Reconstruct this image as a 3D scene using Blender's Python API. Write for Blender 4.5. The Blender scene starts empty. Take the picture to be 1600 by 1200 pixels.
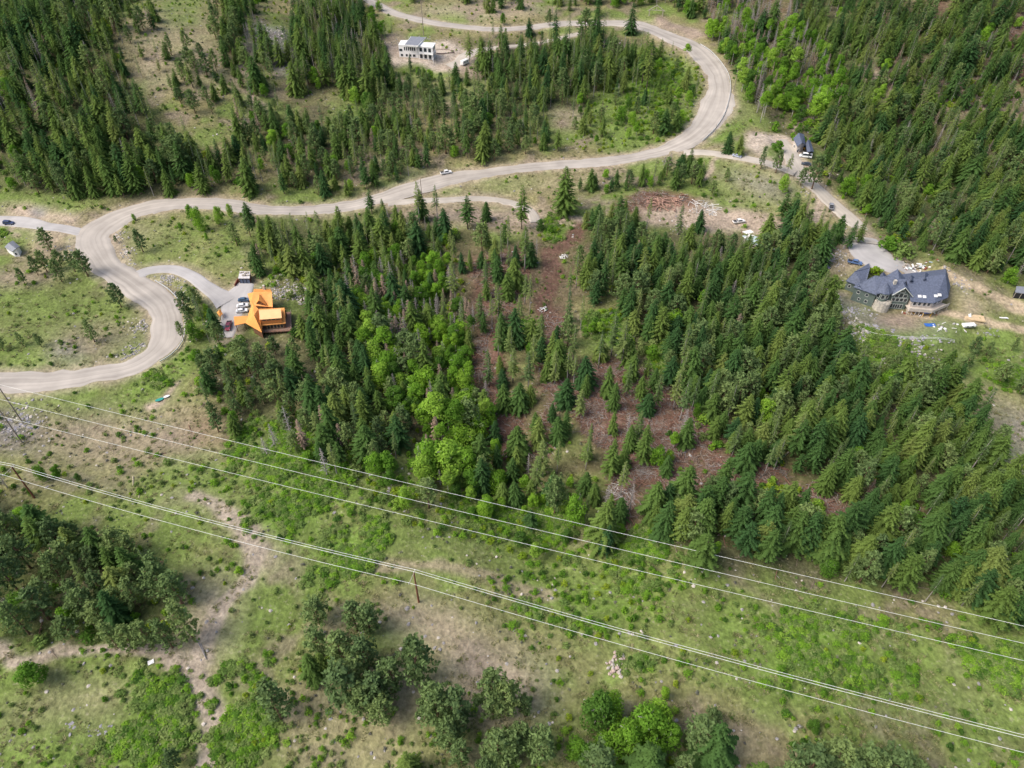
import bpy, bmesh, math, random
import numpy as np
from mathutils import Vector, Matrix
random.seed(7); RNG = np.random.default_rng(7)
SC = bpy.context.scene
R = math.radians

# ---------------------------------------------------------------- camera, sky, sun, exposure
CAM_H = 175.0; PITCH = R(43.0); FPX = 1110.0
cam_d = bpy.data.cameras.new('camera'); cam = bpy.data.objects.new('camera', cam_d)
SC.collection.objects.link(cam); SC.camera = cam
cam.location = (0, 0, CAM_H); cam.rotation_euler = (R(90) - PITCH, 0, 0)
cam_d.sensor_width = 36; cam_d.lens = FPX / 1600 * 36
cam_d.clip_start = 1; cam_d.clip_end = 9000
W = bpy.data.worlds.new('World'); SC.world = W; W.use_nodes = True
wn = W.node_tree; bg = wn.nodes['Background']
sky = wn.nodes.new('ShaderNodeTexSky'); sky.sky_type = 'NISHITA'; sky.sun_disc = False
SUN_EL, SUN_AZ = R(50), R(-108)          # azimuth measured from +Y towards +X
sky.sun_elevation = SUN_EL; sky.sun_rotation = SUN_AZ
sky.air_density = 1.0; sky.dust_density = 5.0; sky.ozone_density = 1.0
wn.links.new(sky.outputs[0], bg.inputs[0]); bg.inputs[1].default_value = 0.115
sun_d = bpy.data.lights.new('sun', 'SUN'); sun = bpy.data.objects.new('sun', sun_d)
SC.collection.objects.link(sun)
sun_d.energy = 1.45; sun_d.angle = R(35); sun_d.color = (1.0, 0.955, 0.89)
sd = Vector((math.sin(SUN_AZ) * math.cos(SUN_EL), math.cos(SUN_AZ) * math.cos(SUN_EL), math.sin(SUN_EL)))
sun.rotation_euler = sd.to_track_quat('Z', 'Y').to_euler()
SC.view_settings.view_transform = 'Standard'; SC.view_settings.look = 'None'
SC.view_settings.exposure = 0.76; SC.view_settings.gamma = 1.0
SC.view_settings.use_curve_mapping = False
SC.cycles.max_bounces = 4; SC.cycles.diffuse_bounces = 2; SC.cycles.transmission_bounces = 2
SC.cycles.use_denoising = True; SC.cycles.denoiser = 'OPENIMAGEDENOISE'; SC.cycles.denoising_input_passes = 'RGB_ALBEDO_NORMAL'; SC.cycles.denoising_prefilter = 'ACCURATE'

# ---------------------------------------------------------------- noise and terrain
def hsh(ix, iy, seed):
    n = (ix.astype(np.int64) * 374761393 + iy.astype(np.int64) * 668265263 + seed * 974634777) & 0xffffffff
    n = ((n ^ (n >> 13)) * 1274126177) & 0xffffffff
    return ((n ^ (n >> 16)) & 0xffffff) / float(0xffffff)
def vn(x, y, s, seed=0):
    x = np.asarray(x, float) / s; y = np.asarray(y, float) / s
    ix = np.floor(x); iy = np.floor(y); fx = x - ix; fy = y - iy
    fx = fx * fx * (3 - 2 * fx); fy = fy * fy * (3 - 2 * fy)
    a = hsh(ix, iy, seed); b = hsh(ix + 1, iy, seed); c = hsh(ix, iy + 1, seed); d = hsh(ix + 1, iy + 1, seed)
    return (a * (1 - fx) + b * fx) * (1 - fy) + (c * (1 - fx) + d * fx) * fy * 1.0
def fbm(x, y, s, seed=0, o=3):
    t = 0; a = 1; w = 0
    for k in range(o):
        t = t + a * vn(x, y, s / 2 ** k, seed + k * 17); w += a; a *= .5
    return t / w
def sp(v, k=30.0): return k * np.log1p(np.exp(np.clip(v / k, -40, 40)))
def gau(x, y, cx, cy, rx, ry=None):
    ry = ry or rx
    return np.exp(-((x - cx) / rx) ** 2 - ((y - cy) / ry) ** 2)
def base_h(x, y):
    z = 0.115 * sp(y - 240) - 0.04 * sp(150 - y)
    t = np.clip((y - 110) / 190, 0, 1); gx = 22 - 105 * t
    z = z - 7 * np.exp(-((x - gx) / 26) ** 2) * np.clip((330 - y) / 80, 0, 1) * np.clip((y - 80) / 50, 0, 1)
    z = z + 9 * gau(x, y, 168, 250, 45, 30) + 7 * gau(x, y, 140, 330, 38, 28)
    z = z + 26 * gau(x, y, -235, 440, 95, 80) - 9 * gau(x, y, -270, 310, 50, 50)
    z = z + 20 * gau(x, y, 330, 520, 140, 120) - 8 * gau(x, y, 210, 350, 60, 60)
    z = z - 5 * gau(x, y, -150, 165, 45, 22)
    z = z + 5.0 * (fbm(x, y, 60, 3) - .5) + 1.4 * (fbm(x, y, 12, 9, 2) - .5)
    return z
X0, X1, Y0, Y1 = -600, 600, 10, 800
gx = np.arange(X0, X1 + 1.0); gy = np.arange(Y0, Y1 + 1.0)
GX, GY = np.meshgrid(gx, gy)
HM = base_h(GX, GY)
def samp(A, x, y):
    x = np.clip(np.asarray(x, float) - X0, 0, A.shape[1] - 1.001); y = np.clip(np.asarray(y, float) - Y0, 0, A.shape[0] - 1.001)
    ix = x.astype(int); iy = y.astype(int); fx = x - ix; fy = y - iy
    if A.ndim == 3: fx = fx[..., None]; fy = fy[..., None]
    return (A[iy, ix] * (1 - fx) + A[iy, ix + 1] * fx) * (1 - fy) + (A[iy + 1, ix] * (1 - fx) + A[iy + 1, ix + 1] * fx) * fy
def T(x, y): return samp(HM, x, y)
ca, sa = math.cos(PITCH), math.sin(PITCH)
def rays(p):
    p = np.atleast_2d(np.asarray(p, float)); u = p[:, 0] - 800; v = p[:, 1] - 600
    d = np.stack([u, FPX * ca - v * sa, -FPX * sa - v * ca], 1)
    return d / np.linalg.norm(d, axis=1)[:, None]
def ground(p):
    d = rays(p); n = len(d); t0 = np.full(n, 60.0); t1 = np.full(n, 900.0); done = np.zeros(n, bool)
    for t in np.arange(60, 900, 4.0):
        z = CAM_H + d[:, 2] * t - T(d[:, 0] * t, d[:, 1] * t)
        hit = (~done) & (z < 0); t1[hit] = t; t0[hit] = t - 4; done |= hit
    for _ in range(12):
        tm = (t0 + t1) / 2; b = CAM_H + d[:, 2] * tm < T(d[:, 0] * tm, d[:, 1] * tm)
        t1 = np.where(b, tm, t1); t0 = np.where(b, t0, tm)
    q = d * t1[:, None]; q[:, 2] += CAM_H
    return q
def G(x, y): return Vector(ground([(x, y)])[0])
def at_z(x, y, z):                     # the point at world height z seen in that direction
    d = rays([(x, y)])[0]; t = (z - CAM_H) / d[2]
    return Vector((d[0] * t, d[1] * t, z))
def proj(P):
    P = np.atleast_2d(np.asarray(P, float)); x = P[:, 0]; y = P[:, 1]; z = P[:, 2] - CAM_H
    dep = y * ca - z * sa; up = y * sa + z * ca
    return np.stack([800 + FPX * x / dep, 600 - FPX * up / dep], 1)
def height_for(b, px_up):              # height in metres of an upright thing px_up pixels tall
    h = 10.0
    for _ in range(6):
        q = proj([b, (b[0], b[1], b[2] + h)]); l = np.linalg.norm(q[1] - q[0]); h *= px_up / max(l, .1)
    return h
def inpoly(x, y, poly):
    c = np.zeros(np.shape(x), bool); n = len(poly)
    for i in range(n):
        xa, ya = poly[i][0], poly[i][1]; xb, yb = poly[i - 1][0], poly[i - 1][1]
        if ya == yb: continue
        c ^= ((ya > y) != (yb > y)) & (x < (xb - xa) * (y - ya) / (yb - ya) + xa)
    return c

# level pads under buildings
def pad(px, py, r, soft=8, dz=0.0):
    g = G(px, py); d = np.hypot(GX - g.x, GY - g.y) - r; w = np.clip(1 - d / soft, 0, 1); w = w * w * (3 - 2 * w)
    global HM
    HM = HM * (1 - w) + (g.z + dz) * w
for p in [(1400,478,21,9),(415,505,12,6),(650,88,11,6),(1262,236,8,5),(1190,388,9,5),(380,437,4,3),(22,392,6,4),(1594,458,5,4)]: pad(*p)

# ---------------------------------------------------------------- roads: px edges to ground, then graded into the hill
def catmull(P, step):
    P = np.asarray(P, float); out = []
    Q = np.vstack([2 * P[0] - P[1], P, 2 * P[-1] - P[-2]])
    for i in range(1, len(Q) - 2):
        n = max(2, int(np.linalg.norm((Q[i + 1] - Q[i])[:2]) / step))
        t = np.linspace(0, 1, n, endpoint=False)[:, None]
        out.append(.5 * (2 * Q[i] + (Q[i + 1] - Q[i - 1]) * t + (2 * Q[i - 1] - 5 * Q[i] + 4 * Q[i + 1] - Q[i + 2]) * t ** 2 + (3 * Q[i] - Q[i - 1] - 3 * Q[i + 1] + Q[i + 2]) * t ** 3))
    out.append(P[-1:]); return np.vstack(out)
MAIN = [(-90,586,-90,618),(-40,583,-40,616),(0,580,0,615),(75,577,75,615),(150,571,150,600),(195,562,212,585),(222,549,251,564),(234,530,281,537),(236,503,285,503),(227,482,277,474),
 (208,466,263,458),(188,451,238,441),(168,439,216,425),(146,423,192,410),(126,399,179,388),(116,377,175,370),(125,357,185,355),(150,342,205,341),(180,330,226,332),(220,318,257,326),
 (270,309,286,325),(330,305,330,326),(400,315,400,335),(450,320,452,337),(520,316,530,335),(580,303,598,320),(655,277,655,302),(700,268,700,291),(750,261,750,280),(800,255,800,271),
 (875,250,875,264),(950,244,950,259),(1010,234,1012,249),(1045,221,1058,239),(1075,200,1095,222),(1100,175,1117,200),(1111,150,1132,175),(1110,130,1140,142),(1102,107,1137,118),(1087,92,1126,99),
 (1072,77,1110,82),(1050,67,1094,70),(1030,60,1070,59),(1010,50,1040,45),(990,46,1005,31),(965,41,970,29),(920,41,922,30),(878,42,878,30),(825,49,826,37),(775,51,776,40),(700,45,701,33),(650,34,652,24),(612,24,620,15),(580,9,588,1),(548,-6,556,-15)]
ma = np.array(MAIN, float); wa = ground(ma[:, :2]); wb = ground(ma[:, 2:])
mid = (wa + wb) / 2; hw = np.linalg.norm(wa - wb, axis=1)[:, None] / 2
ROADS = [dict(name='gravel_road', pts=catmull(np.hstack([mid[:, :2], hw]), 1.6), mat='road')]
def lane(name, px, w, mat):
    g = ground(px); ws = np.full((len(px), 1), w / 2.0) if np.isscalar(w) else np.array(w, float)[:, None] / 2
    ROADS.append(dict(name=name, pts=catmull(np.hstack([g[:, :2], ws]), 1.2), mat=mat))
lane('east_driveway', [(1068,238),(1100,238),(1140,243),(1187,251),(1215,259),(1243,271)], 6.5, 'pale')
lane('estate_driveway', [(1222,218),(1232,232),(1240,248),(1250,268),(1268,289),(1285,303),(1302,319),(1322,336),(1338,352),(1346,366),(1352,378)], [5,7,8,8,8,8,8.5,8,8,9,13], 'pale')
lane('mansion_forecourt', [(1347,372),(1362,392),(1385,408),(1410,419),(1434,434)], [13,17,17,13,7], 'concrete')
lane('ranch_driveway', [(-40,341),(0,343),(35,347),(70,352),(100,357),(135,364)], [9,9,9,6.5,6,6], 'concrete')
lane('log_house_driveway', [(214,430),(228,423),(250,419),(275,421),(300,431),(322,447),(342,461),(358,471)], [7,6.5,6,6,6,6.5,8,12], 'concrete')
lane('log_house_forecourt', [(384,441),(378,452),(369,466),(365,480),(361,495),(357,512),(353,528)], [7,9,12,10,8,7,5], 'concrete')
lane('meadow_lane', [(606,319),(640,314),(690,312),(740,310),(780,313),(805,318),(825,327),(834,338),(836,348)], 5, 'pale')
lane('hilltop_driveway', [(905,52),(880,58),(850,65),(810,71),(775,74),(745,79),(728,86),(718,97),(700,104)], [6,5,5,5,6,8,9,9,9], 'pale')
STROKES = [
 ('trail', [(-40,1018),(30,1021),(100,1024),(180,1030),(250,1035),(300,1040),(320,1062),(318,1095),(312,1130),(310,1175),(308,1230)], [4,4,4,4,4.5,6.5,5.5,5.5,5,5,5]),
 ('sand', [(1476,428),(1500,440),(1530,452),(1560,464),(1600,481),(1660,505)], 4.2),
 ('sand', [(1430,490),(1470,493),(1510,502),(1550,505),(1600,518),(1650,535)], 4.5),
 ('slash', [(905,352),(892,372),(872,392),(862,415),(858,445),(852,475),(848,510),(846,545)], [8,9,9,8,7,7,7,5]),
 ('dirt', [(830,346),(860,347),(900,345),(925,343)], 4.5),
 ('pale', [(240,640),(270,642),(300,643)], 2), ('dirt', [(244,626),(262,617),(278,605),(290,598)], 3), ('dark', [(985,800),(995,830),(1002,860),(1012,885)], 2.5),
 ('pale', [(560,872),(640,882),(760,905),(860,940)], 4), ('trail', [(330,1020),(345,970),(380,920),(395,880),(400,850),(370,810),(300,775)], 6),
 ('dark', [(900,500),(940,540),(1000,565),(1030,600),(1060,640)], 2.5), ('dirt', [(1240,200),(1260,188),(1290,184),(1300,186)], 4), ('sand', [(1500,440),(1490,432),(1470,425)], 3),
 ('dirt', [(1262,262),(1275,290),(1285,320),(1288,350)], 5),
 ('dirt', [(1020,335),(1070,340),(1130,345),(1180,350),(1225,355)], 8), ('dirt', [(1118,252),(1110,262),(1095,280)], 3), ('pink',[(376,70),(385,100),(402,135),(405,165),(388,190),(360,200)],4),
 ('slash', [(962,620),(968,680),(970,740),(968,790)], 6), ('slash', [(780,500),(775,560),(770,640),(790,700)], 6)]
DROAD = np.full(HM.shape, 99.0); ZT = np.zeros_like(HM)
for rd in ROADS:
    P = rd['pts']; z = T(P[:, 0], P[:, 1]); k = 15 if rd['name'] == 'gravel_road' else 7
    zp = np.pad(z, k, mode='edge'); z = np.convolve(zp, np.ones(2 * k + 1) / (2 * k + 1), 'valid')
    rd['z'] = z
    D = np.full(HM.shape, 99.0); Z = np.zeros_like(HM)
    for (x, y, h), zz in zip(P, z):
        r = int(h + 9); i0, i1 = max(0, int(y - Y0) - r), int(y - Y0) + r + 2; j0, j1 = max(0, int(x - X0) - r), int(x - X0) + r + 2
        if i0 >= HM.shape[0] or j0 >= HM.shape[1] or i1 < 0 or j1 < 0: continue
        d = np.hypot(GX[i0:i1, j0:j1] - x, GY[i0:i1, j0:j1] - y) - h
        s = d < D[i0:i1, j0:j1]; D[i0:i1, j0:j1][s] = d[s]; Z[i0:i1, j0:j1][s] = zz
    w = np.clip(1 - D / 7.0, 0, 1); w = w * w * (3 - 2 * w)
    HM = np.where(D < 30, HM * (1 - w) + (Z - .22) * w, HM)
    DROAD = np.minimum(DROAD, D)
# ---------------------------------------------------------------- helpers: materials, meshes, tags
MATS = {}
def mat(name, col, rough=.8, metal=0.0, noise=None, spec=.3, bump=0, alpha=None):
    if name in MATS: return MATS[name]
    m = bpy.data.materials.new(name); m.use_nodes = True; nt = m.node_tree; b = nt.nodes['Principled BSDF']
    b.inputs['Roughness'].default_value = rough; b.inputs['Metallic'].default_value = metal
    b.inputs['Specular IOR Level'].default_value = spec
    b.inputs['Base Color'].default_value = (*col, 1)
    if noise:
        sc, amt = noise; tc = nt.nodes.new('ShaderNodeTexCoord'); nz = nt.nodes.new('ShaderNodeTexNoise')
        nz.inputs['Scale'].default_value = sc; nz.inputs['Detail'].default_value = 6
        nt.links.new(tc.outputs['Object'], nz.inputs['Vector'])
        mr = nt.nodes.new('ShaderNodeMapRange'); mr.inputs[1].default_value = .3; mr.inputs[2].default_value = .7
        mr.inputs[3].default_value = 1 - amt; mr.inputs[4].default_value = 1 + amt
        nt.links.new(nz.outputs[0], mr.inputs[0])
        mx = nt.nodes.new('ShaderNodeMix'); mx.data_type = 'RGBA'; mx.blend_type = 'MULTIPLY'; mx.inputs[0].default_value = 1
        mx.inputs[6].default_value = (*col, 1); nt.links.new(mr.outputs[0], mx.inputs[7])
        nt.links.new(mx.outputs[2], b.inputs['Base Color'])
        if bump:
            bp = nt.nodes.new('ShaderNodeBump'); bp.inputs['Strength'].default_value = bump
            nt.links.new(nz.outputs[0], bp.inputs['Height']); nt.links.new(bp.outputs[0], b.inputs['Normal'])
    MATS[name] = m; return m
def tag(o, label=None, cat=None, group=None, kind=None):
    if label: o['label'] = label
    if cat: o['category'] = cat
    if group: o['group'] = group
    if kind: o['kind'] = kind
    return o
def mesh_obj(name, verts, faces, m, parent=None, smooth=False):
    me = bpy.data.meshes.new(name); me.from_pydata([tuple(v) for v in verts], [], faces); me.update()
    if m: me.materials.append(m)
    if smooth: me.shade_smooth()
    o = bpy.data.objects.new(name, me); SC.collection.objects.link(o)
    if parent: o.parent = parent
    return o
def empty(name, loc, rz=0):
    o = bpy.data.objects.new(name, None); SC.collection.objects.link(o); o.location = loc; o.rotation_euler = (0, 0, rz); o.empty_display_size = .5
    return o
class MB:
    def __init__(s): s.v = []; s.f = []
    def add(s, vs, fs):
        n = len(s.v); s.v += [tuple(v) for v in vs]; s.f += [tuple(i + n for i in f) for f in fs]; return s
    def box(s, x0, x1, y0, y1, z0, z1):
        return s.add([(x0,y0,z0),(x1,y0,z0),(x1,y1,z0),(x0,y1,z0),(x0,y0,z1),(x1,y0,z1),(x1,y1,z1),(x0,y1,z1)],
                     [(0,3,2,1),(4,5,6,7),(0,1,5,4),(1,2,6,5),(2,3,7,6),(3,0,4,7)])
    def tube(s, pts, rad, n=6):
        pts = [Vector(p) for p in pts]; rad = rad if hasattr(rad, '__len__') else [rad] * len(pts); b = len(s.v)
        for i, p in enumerate(pts):
            d = (pts[min(i + 1, len(pts) - 1)] - pts[max(i - 1, 0)]).normalized()
            a = d.orthogonal().normalized(); c = d.cross(a)
            for k in range(n):
                t = 2 * math.pi * k / n; s.v.append(tuple(p + (a * math.cos(t) + c * math.sin(t)) * rad[i]))
        for i in range(len(pts) - 1):
            for k in range(n):
                s.f.append((b + i * n + k, b + i * n + (k + 1) % n, b + (i + 1) * n + (k + 1) % n, b + (i + 1) * n + k))
        s.f.append(tuple(b + k for k in range(n))[::-1]); s.f.append(tuple(b + (len(pts) - 1) * n + k for k in range(n)))
        return s
    def build(s, name, m, parent=None, smooth=False): return mesh_obj(name, s.v, s.f, m, parent, smooth)
# ---------------------------------------------------------------- ground colour zones (what grows or lies there)
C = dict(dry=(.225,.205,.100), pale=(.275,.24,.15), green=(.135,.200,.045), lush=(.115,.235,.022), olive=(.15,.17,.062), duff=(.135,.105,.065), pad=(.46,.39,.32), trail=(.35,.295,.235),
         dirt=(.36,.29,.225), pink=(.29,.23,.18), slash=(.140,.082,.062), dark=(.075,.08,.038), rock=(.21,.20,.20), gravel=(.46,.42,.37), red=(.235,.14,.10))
ZONES = [  # (colour, strength, blur m, polygon in picture directions)
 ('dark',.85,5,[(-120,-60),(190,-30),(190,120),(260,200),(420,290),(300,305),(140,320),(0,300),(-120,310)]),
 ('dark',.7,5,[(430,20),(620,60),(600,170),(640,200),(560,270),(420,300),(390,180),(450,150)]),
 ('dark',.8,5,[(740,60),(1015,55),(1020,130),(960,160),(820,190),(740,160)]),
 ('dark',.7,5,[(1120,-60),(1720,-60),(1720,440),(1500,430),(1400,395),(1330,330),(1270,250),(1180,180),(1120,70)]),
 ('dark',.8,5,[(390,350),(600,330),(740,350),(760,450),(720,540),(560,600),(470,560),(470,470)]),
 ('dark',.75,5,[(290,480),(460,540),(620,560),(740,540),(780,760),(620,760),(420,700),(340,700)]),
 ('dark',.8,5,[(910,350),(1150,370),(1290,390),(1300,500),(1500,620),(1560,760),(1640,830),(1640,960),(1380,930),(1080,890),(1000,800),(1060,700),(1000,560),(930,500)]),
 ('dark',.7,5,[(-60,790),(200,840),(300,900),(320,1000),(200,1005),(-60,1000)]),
 ('pale',.7,6,[(190,30),(260,10),(350,30),(380,120),(340,150),(230,150),(200,90)]),
 ('pink',.7,5,[(225,75),(260,80),(255,110),(225,110)]),('pink',.6,5,[(300,75),(340,85),(335,115),(300,105)]),
 ('green',.7,5,[(240,0),(320,-5),(320,40),(260,45)]),
 ('rock',.7,5,[(400,30),(480,60),(450,130),(420,110),(380,80)]),('dirt',.8,3,[(395,130),(415,130),(410,190),(385,190)]),
 ('green',.8,4,[(515,140),(580,150),(560,230),(520,220)]),
 ('pale',.6,6,[(600,120),(760,130),(800,160),(700,180),(620,170)]),('green',.5,6,[(640,125),(770,115),(770,150),(650,160)]),
 ('pad',1,2,[(606,65),(640,72),(690,62),(730,75),(745,100),(715,112),(660,104),(612,102)]),
 ('pink',.8,3,[(700,105),(750,108),(760,125),(720,122)]),
 ('pink',.7,4,[(600,45),(640,60),(620,90),(600,80)]),
 ('dirt',.6,6,[(640,10),(800,0),(870,20),(760,30),(660,20)]),
 ('pink',.6,5,[(540,230),(620,260),(700,250),(640,275),(560,290)]),
 ('pink',.7,5,[(860,170),(920,175),(925,200),(870,205)]),
 ('green',.9,5,[(900,90),(1020,70),(1060,90),(1095,110),(1105,150),(1090,185),(1040,215),(960,235),(900,200),(920,150)]),
 ('lush',.7,4,[(1000,85),(1060,95),(1070,150),(990,170),(985,120)]),
 ('pink',1,2,[(1040,28),(1095,45),(1110,62),(1080,60),(1040,42),(1020,34)]),
 ('green',.95,3,[(1142,100),(1165,140),(1180,170),(1170,205),(1130,225),(1105,222),(1125,195),(1143,150)]),
 ('pale',.35,4,[(1142,120),(1170,150),(1175,180),(1140,190)]),
 ('pad',1,1.5,[(1170,210),(1215,208),(1240,215),(1262,250),(1250,270),(1225,262),(1180,240),(1163,228)]),
 ('green',.9,2,[(1196,228),(1226,226),(1232,240),(1222,252),(1192,248)]),
 ('dirt',.9,3,[(1260,290),(1285,310),(1300,335),(1296,352),(1276,355),(1268,330)]),
 ('pink',.8,5,[(1330,105),(1410,110),(1500,125),(1550,170),(1530,175),(1480,145),(1340,130)]),
 ('pink',.7,4,[(1385,80),(1420,60),(1410,110),(1395,110)]),('duff',.75,8,[(1400,-60),(1760,-60),(1760,160),(1600,190),(1500,160),(1400,120)]),('pink',.5,8,[(1330,90),(1560,120),(1640,200),(1500,190),(1350,140)]),('slash',.9,6,[(1455,0),(1480,0),(1475,50),(1450,50)]),('slash',.8,6,[(1200,-20),(1235,-20),(1225,40),(1195,40)]),
 ('slash',.8,6,[(1560,20),(1640,20),(1640,130),(1570,120)]),('lush',.8,3,[(1530,130),(1565,135),(1560,165),(1535,160)]),
 ('green',.55,8,[(1095,250),(1260,275),(1300,330),(1180,345),(1080,300)]),('pale',.5,8,[(1120,260),(1240,280),(1220,320),(1120,300)]),('rock',.5,6,[(1120,265),(1190,270),(1250,295),(1200,310)]),
 ('slash',.9,3,[(985,300),(1050,298),(1085,320),(1080,345),(1010,345),(965,320)]),
 ('dirt',1,3,[(1000,325),(1090,318),(1190,335),(1235,345),(1225,368),(1170,362),(1090,364),(1050,354),(1000,348)]),('dirt',1,3,[(1010,333),(1080,330),(1110,325),(1190,340),(1230,345),(1225,365),(1170,358),(1090,360),(1050,350),(1010,345)]),
 ('red',.8,3,[(1060,300),(1100,320),(1080,330),(1050,318)]),
 ('pale',.6,5,[(700,285),(880,268),(960,262),(960,290),(860,300),(720,305)]),('green',.6,4,[(720,290),(800,275),(860,280),(800,300)]),
 ('pink',.9,4,[(600,325),(830,320),(840,350),(790,360),(720,350),(640,345)]),
 ('green',.75,10,[(180,350),(330,330),(400,330),(395,430),(300,425),(220,415),(185,395)]),('pale',.5,8,[(190,350),(260,345),(250,390),(195,395)]),
 ('dirt',.75,2.5,[(176,352),(190,352),(186,385),(205,412),(190,412),(172,388)]),
 ('dirt',.7,2.5,[(232,432),(275,462),(290,500),(286,520),(280,480),(262,455),(225,433)]),
 ('pale',.65,3,[(240,424),(280,424),(282,436),(262,440)]),
 ('green',.7,5,[(260,425),(285,430),(345,480),(350,530),(300,540),(292,500),(285,470)]),
 ('olive',.8,8,[(-60,430),(120,430),(210,470),(230,500),(200,530),(0,520),(-60,520)]),('green',.6,6,[(-60,450),(60,450),(200,475),(190,500),(60,500),(-60,490)]),
 ('pink',.75,5,[(-60,420),(60,425),(110,430),(80,450),(-60,455)]),
 ('pink',.45,6,[(60,520),(160,500),(225,500),(228,530),(190,560),(100,565),(60,550)]),('rock',.7,4,[(75,535),(120,530),(125,560),(80,560)]),('green',.7,3,[(40,563),(100,562),(100,575),(40,576)]),
 ('dirt',1,3,[(0,320),(80,318),(130,340),(115,352),(40,345),(0,340)]),('rock',.85,2,[(35,322),(70,322),(72,340),(45,345)]),
 ('dirt',.6,5,[(40,355),(110,362),(118,400),(90,400),(40,390)]),('lush',.9,2,[(-20,345),(16,350),(20,365),(-20,368)]),('dirt',1,1,[(16,352),(24,352),(26,368),(20,378),(14,376),(20,364)]),
 ('green',.8,5,[(-80,270),(60,300),(180,315),(120,330),(60,318),(-80,310)]),
 ('green',.9,5,[(60,615),(160,612),(250,575),(285,545),(300,600),(270,620),(190,655),(100,640)]),('lush',.5,4,[(230,580),(280,570),(280,595),(240,600)]),
 ('dirt',.8,2,[(245,625),(280,603),(290,605),(262,630)]),('pale',.6,2,[(240,640),(295,640),(295,646),(240,646)]),
 ('pink',.8,8,[(-60,640),(180,650),(300,640),(350,700),(340,720),(200,700),(-60,690)]),('rock',.8,5,[(-60,650),(50,650),(55,700),(-60,680)]),('pink',.5,6,[(80,690),(240,690),(245,745),(170,740),(90,715)]),
 ('red',.6,5,[(300,650),(335,650),(350,700),(330,700)]),
 ('green',.8,6,[(380,740),(520,720),(760,800),(900,860),(880,900),(700,860),(560,880),(400,830)]),('lush',.7,8,[(400,660),(500,690),(560,760),(520,780),(420,740),(370,720)]),
 ('lush',.75,3,[(380,795),(440,790),(500,800),(505,830),(440,835),(380,820)]),('lush',.8,3,[(530,835),(590,830),(580,880),(530,880)]),('lush',.85,3,[(490,880),(535,885),(520,900),(490,930),(475,925)]),
 ('dirt',.75,4,[(250,760),(300,765),(400,830),(450,850),(455,885),(400,890),(390,850),(320,800),(260,780)]),
 ('dirt',.7,6,[(300,900),(380,890),(370,1000),(345,1050),(300,1040),(260,1010)]),
 ('dirt',.85,6,[(600,940),(700,950),(780,990),(830,1020),(860,1080),(800,1140),(700,1080),(670,1000),(610,1000)]),('pink',.6,5,[(600,1040),(700,1060),(700,1100),(640,1130),(520,1150),(440,1100),(470,1060),(560,1120)]),
 ('pale',.5,8,[(400,1120),(640,1130),(680,1200),(440,1230),(400,1190)]),('green',.5,5,[(640,1110),(680,1130),(660,1200),(640,1190)]),
 ('lush',.65,6,[(340,1060),(400,1050),(420,1150),(400,1200),(345,1180)]),('green',.6,4,[(400,1100),(460,1170),(450,1230),(400,1230)]),
 ('pale',.4,8,[(800,980),(880,1020),(870,1120),(830,1100)]),
 ('green',.85,6,[(-60,1050),(150,1070),(290,1060),(300,1100),(270,1190),(200,1230),(-60,1230)]),('lush',.5,6,[(180,1080),(280,1080),(265,1180),(190,1160)]),('pale',.6,5,[(100,1080),(200,1070),(190,1130),(60,1150),(-20,1150),(-20,1120)]),
 ('lush',.7,7,[(890,900),(980,890),(1060,920),(1040,960),(960,990),(900,960),(830,970),(825,930)]),('lush',.7,4,[(975,1010),(1025,1020),(1000,1045),(970,1040)]),
 ('green',.7,6,[(700,860),(900,880),(1100,930),(1250,960),(1400,990),(1600,1010),(1600,1180),(1400,1140),(1200,1080),(1000,1060),(900,1000)]),
 ('lush',.6,8,[(1210,1000),(1300,985),(1400,1010),(1390,1045),(1300,1050),(1220,1040)]),('lush',.6,4,[(1500,1020),(1600,1030),(1600,1080),(1540,1070)]),
 ('pale',.35,5,[(1480,1070),(1540,1080),(1530,1110),(1490,1110)]),('pink',.6,5,[(1130,1120),(1220,1130),(1200,1180),(1130,1160)]),
 ('lush',.7,5,[(780,790),(860,790),(870,850),(760,830),(700,790)]),('lush',.5,5,[(960,830),(1010,810),(1060,860),(1020,880),(960,870)]),
 ('duff',.85,5,[(720,385),(800,380),(905,350),(930,370),(900,480),(905,560),(1000,550),(1070,600),(1110,640),(1120,700),(1060,780),(1010,790),(990,840),(940,820),(860,760),(790,760),(745,690),(735,560),(715,490)]),
 ('olive',.7,5,[(780,500),(830,480),(835,600),(820,680),(790,650)]),('green',.5,5,[(870,560),(890,640),(930,700),(880,720),(850,640)]),
 ('slash',1,3,[(730,405),(800,392),(835,425),(800,480),(760,500),(732,480)]),('slash',1,3,[(737,500),(766,500),(776,600),(772,700),(748,700),(740,600)]),('slash',1,3,[(836,490),(875,490),(882,560),(870,640),(862,720),(838,725),(842,600)]),
 ('slash',1,3,[(890,575),(960,560),(1060,600),(1110,690),(1065,760),(1010,765),(992,830),(960,820),(955,740),(930,690),(895,640)]),('slash',.9,3,[(780,640),(800,640),(812,720),(790,735),(775,700)]),
 ('slash',.95,4,[(1200,765),(1265,755),(1320,795),(1330,840),(1260,800)]),('slash',.9,4,[(1110,700),(1180,695),(1240,740),(1180,755),(1100,755)]),('slash',.8,4,[(1380,790),(1440,800),(1430,840),(1390,850)]),
 ('dark',.6,2,[(1000,560),(1010,560),(1060,620),(1050,625)]),
 ('lush',.9,3,[(925,480),(965,490),(960,540),(920,530)]),('lush',.9,3,[(1010,540),(1045,545),(1050,590),(1015,575)]),('lush',.85,3,[(835,350),(895,352),(870,372),(845,372)]),('lush',.6,3,[(820,500),(832,505),(830,525),(818,520)]),('lush',.8,3,[(880,340),(840,335),(850,345)]),
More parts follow.
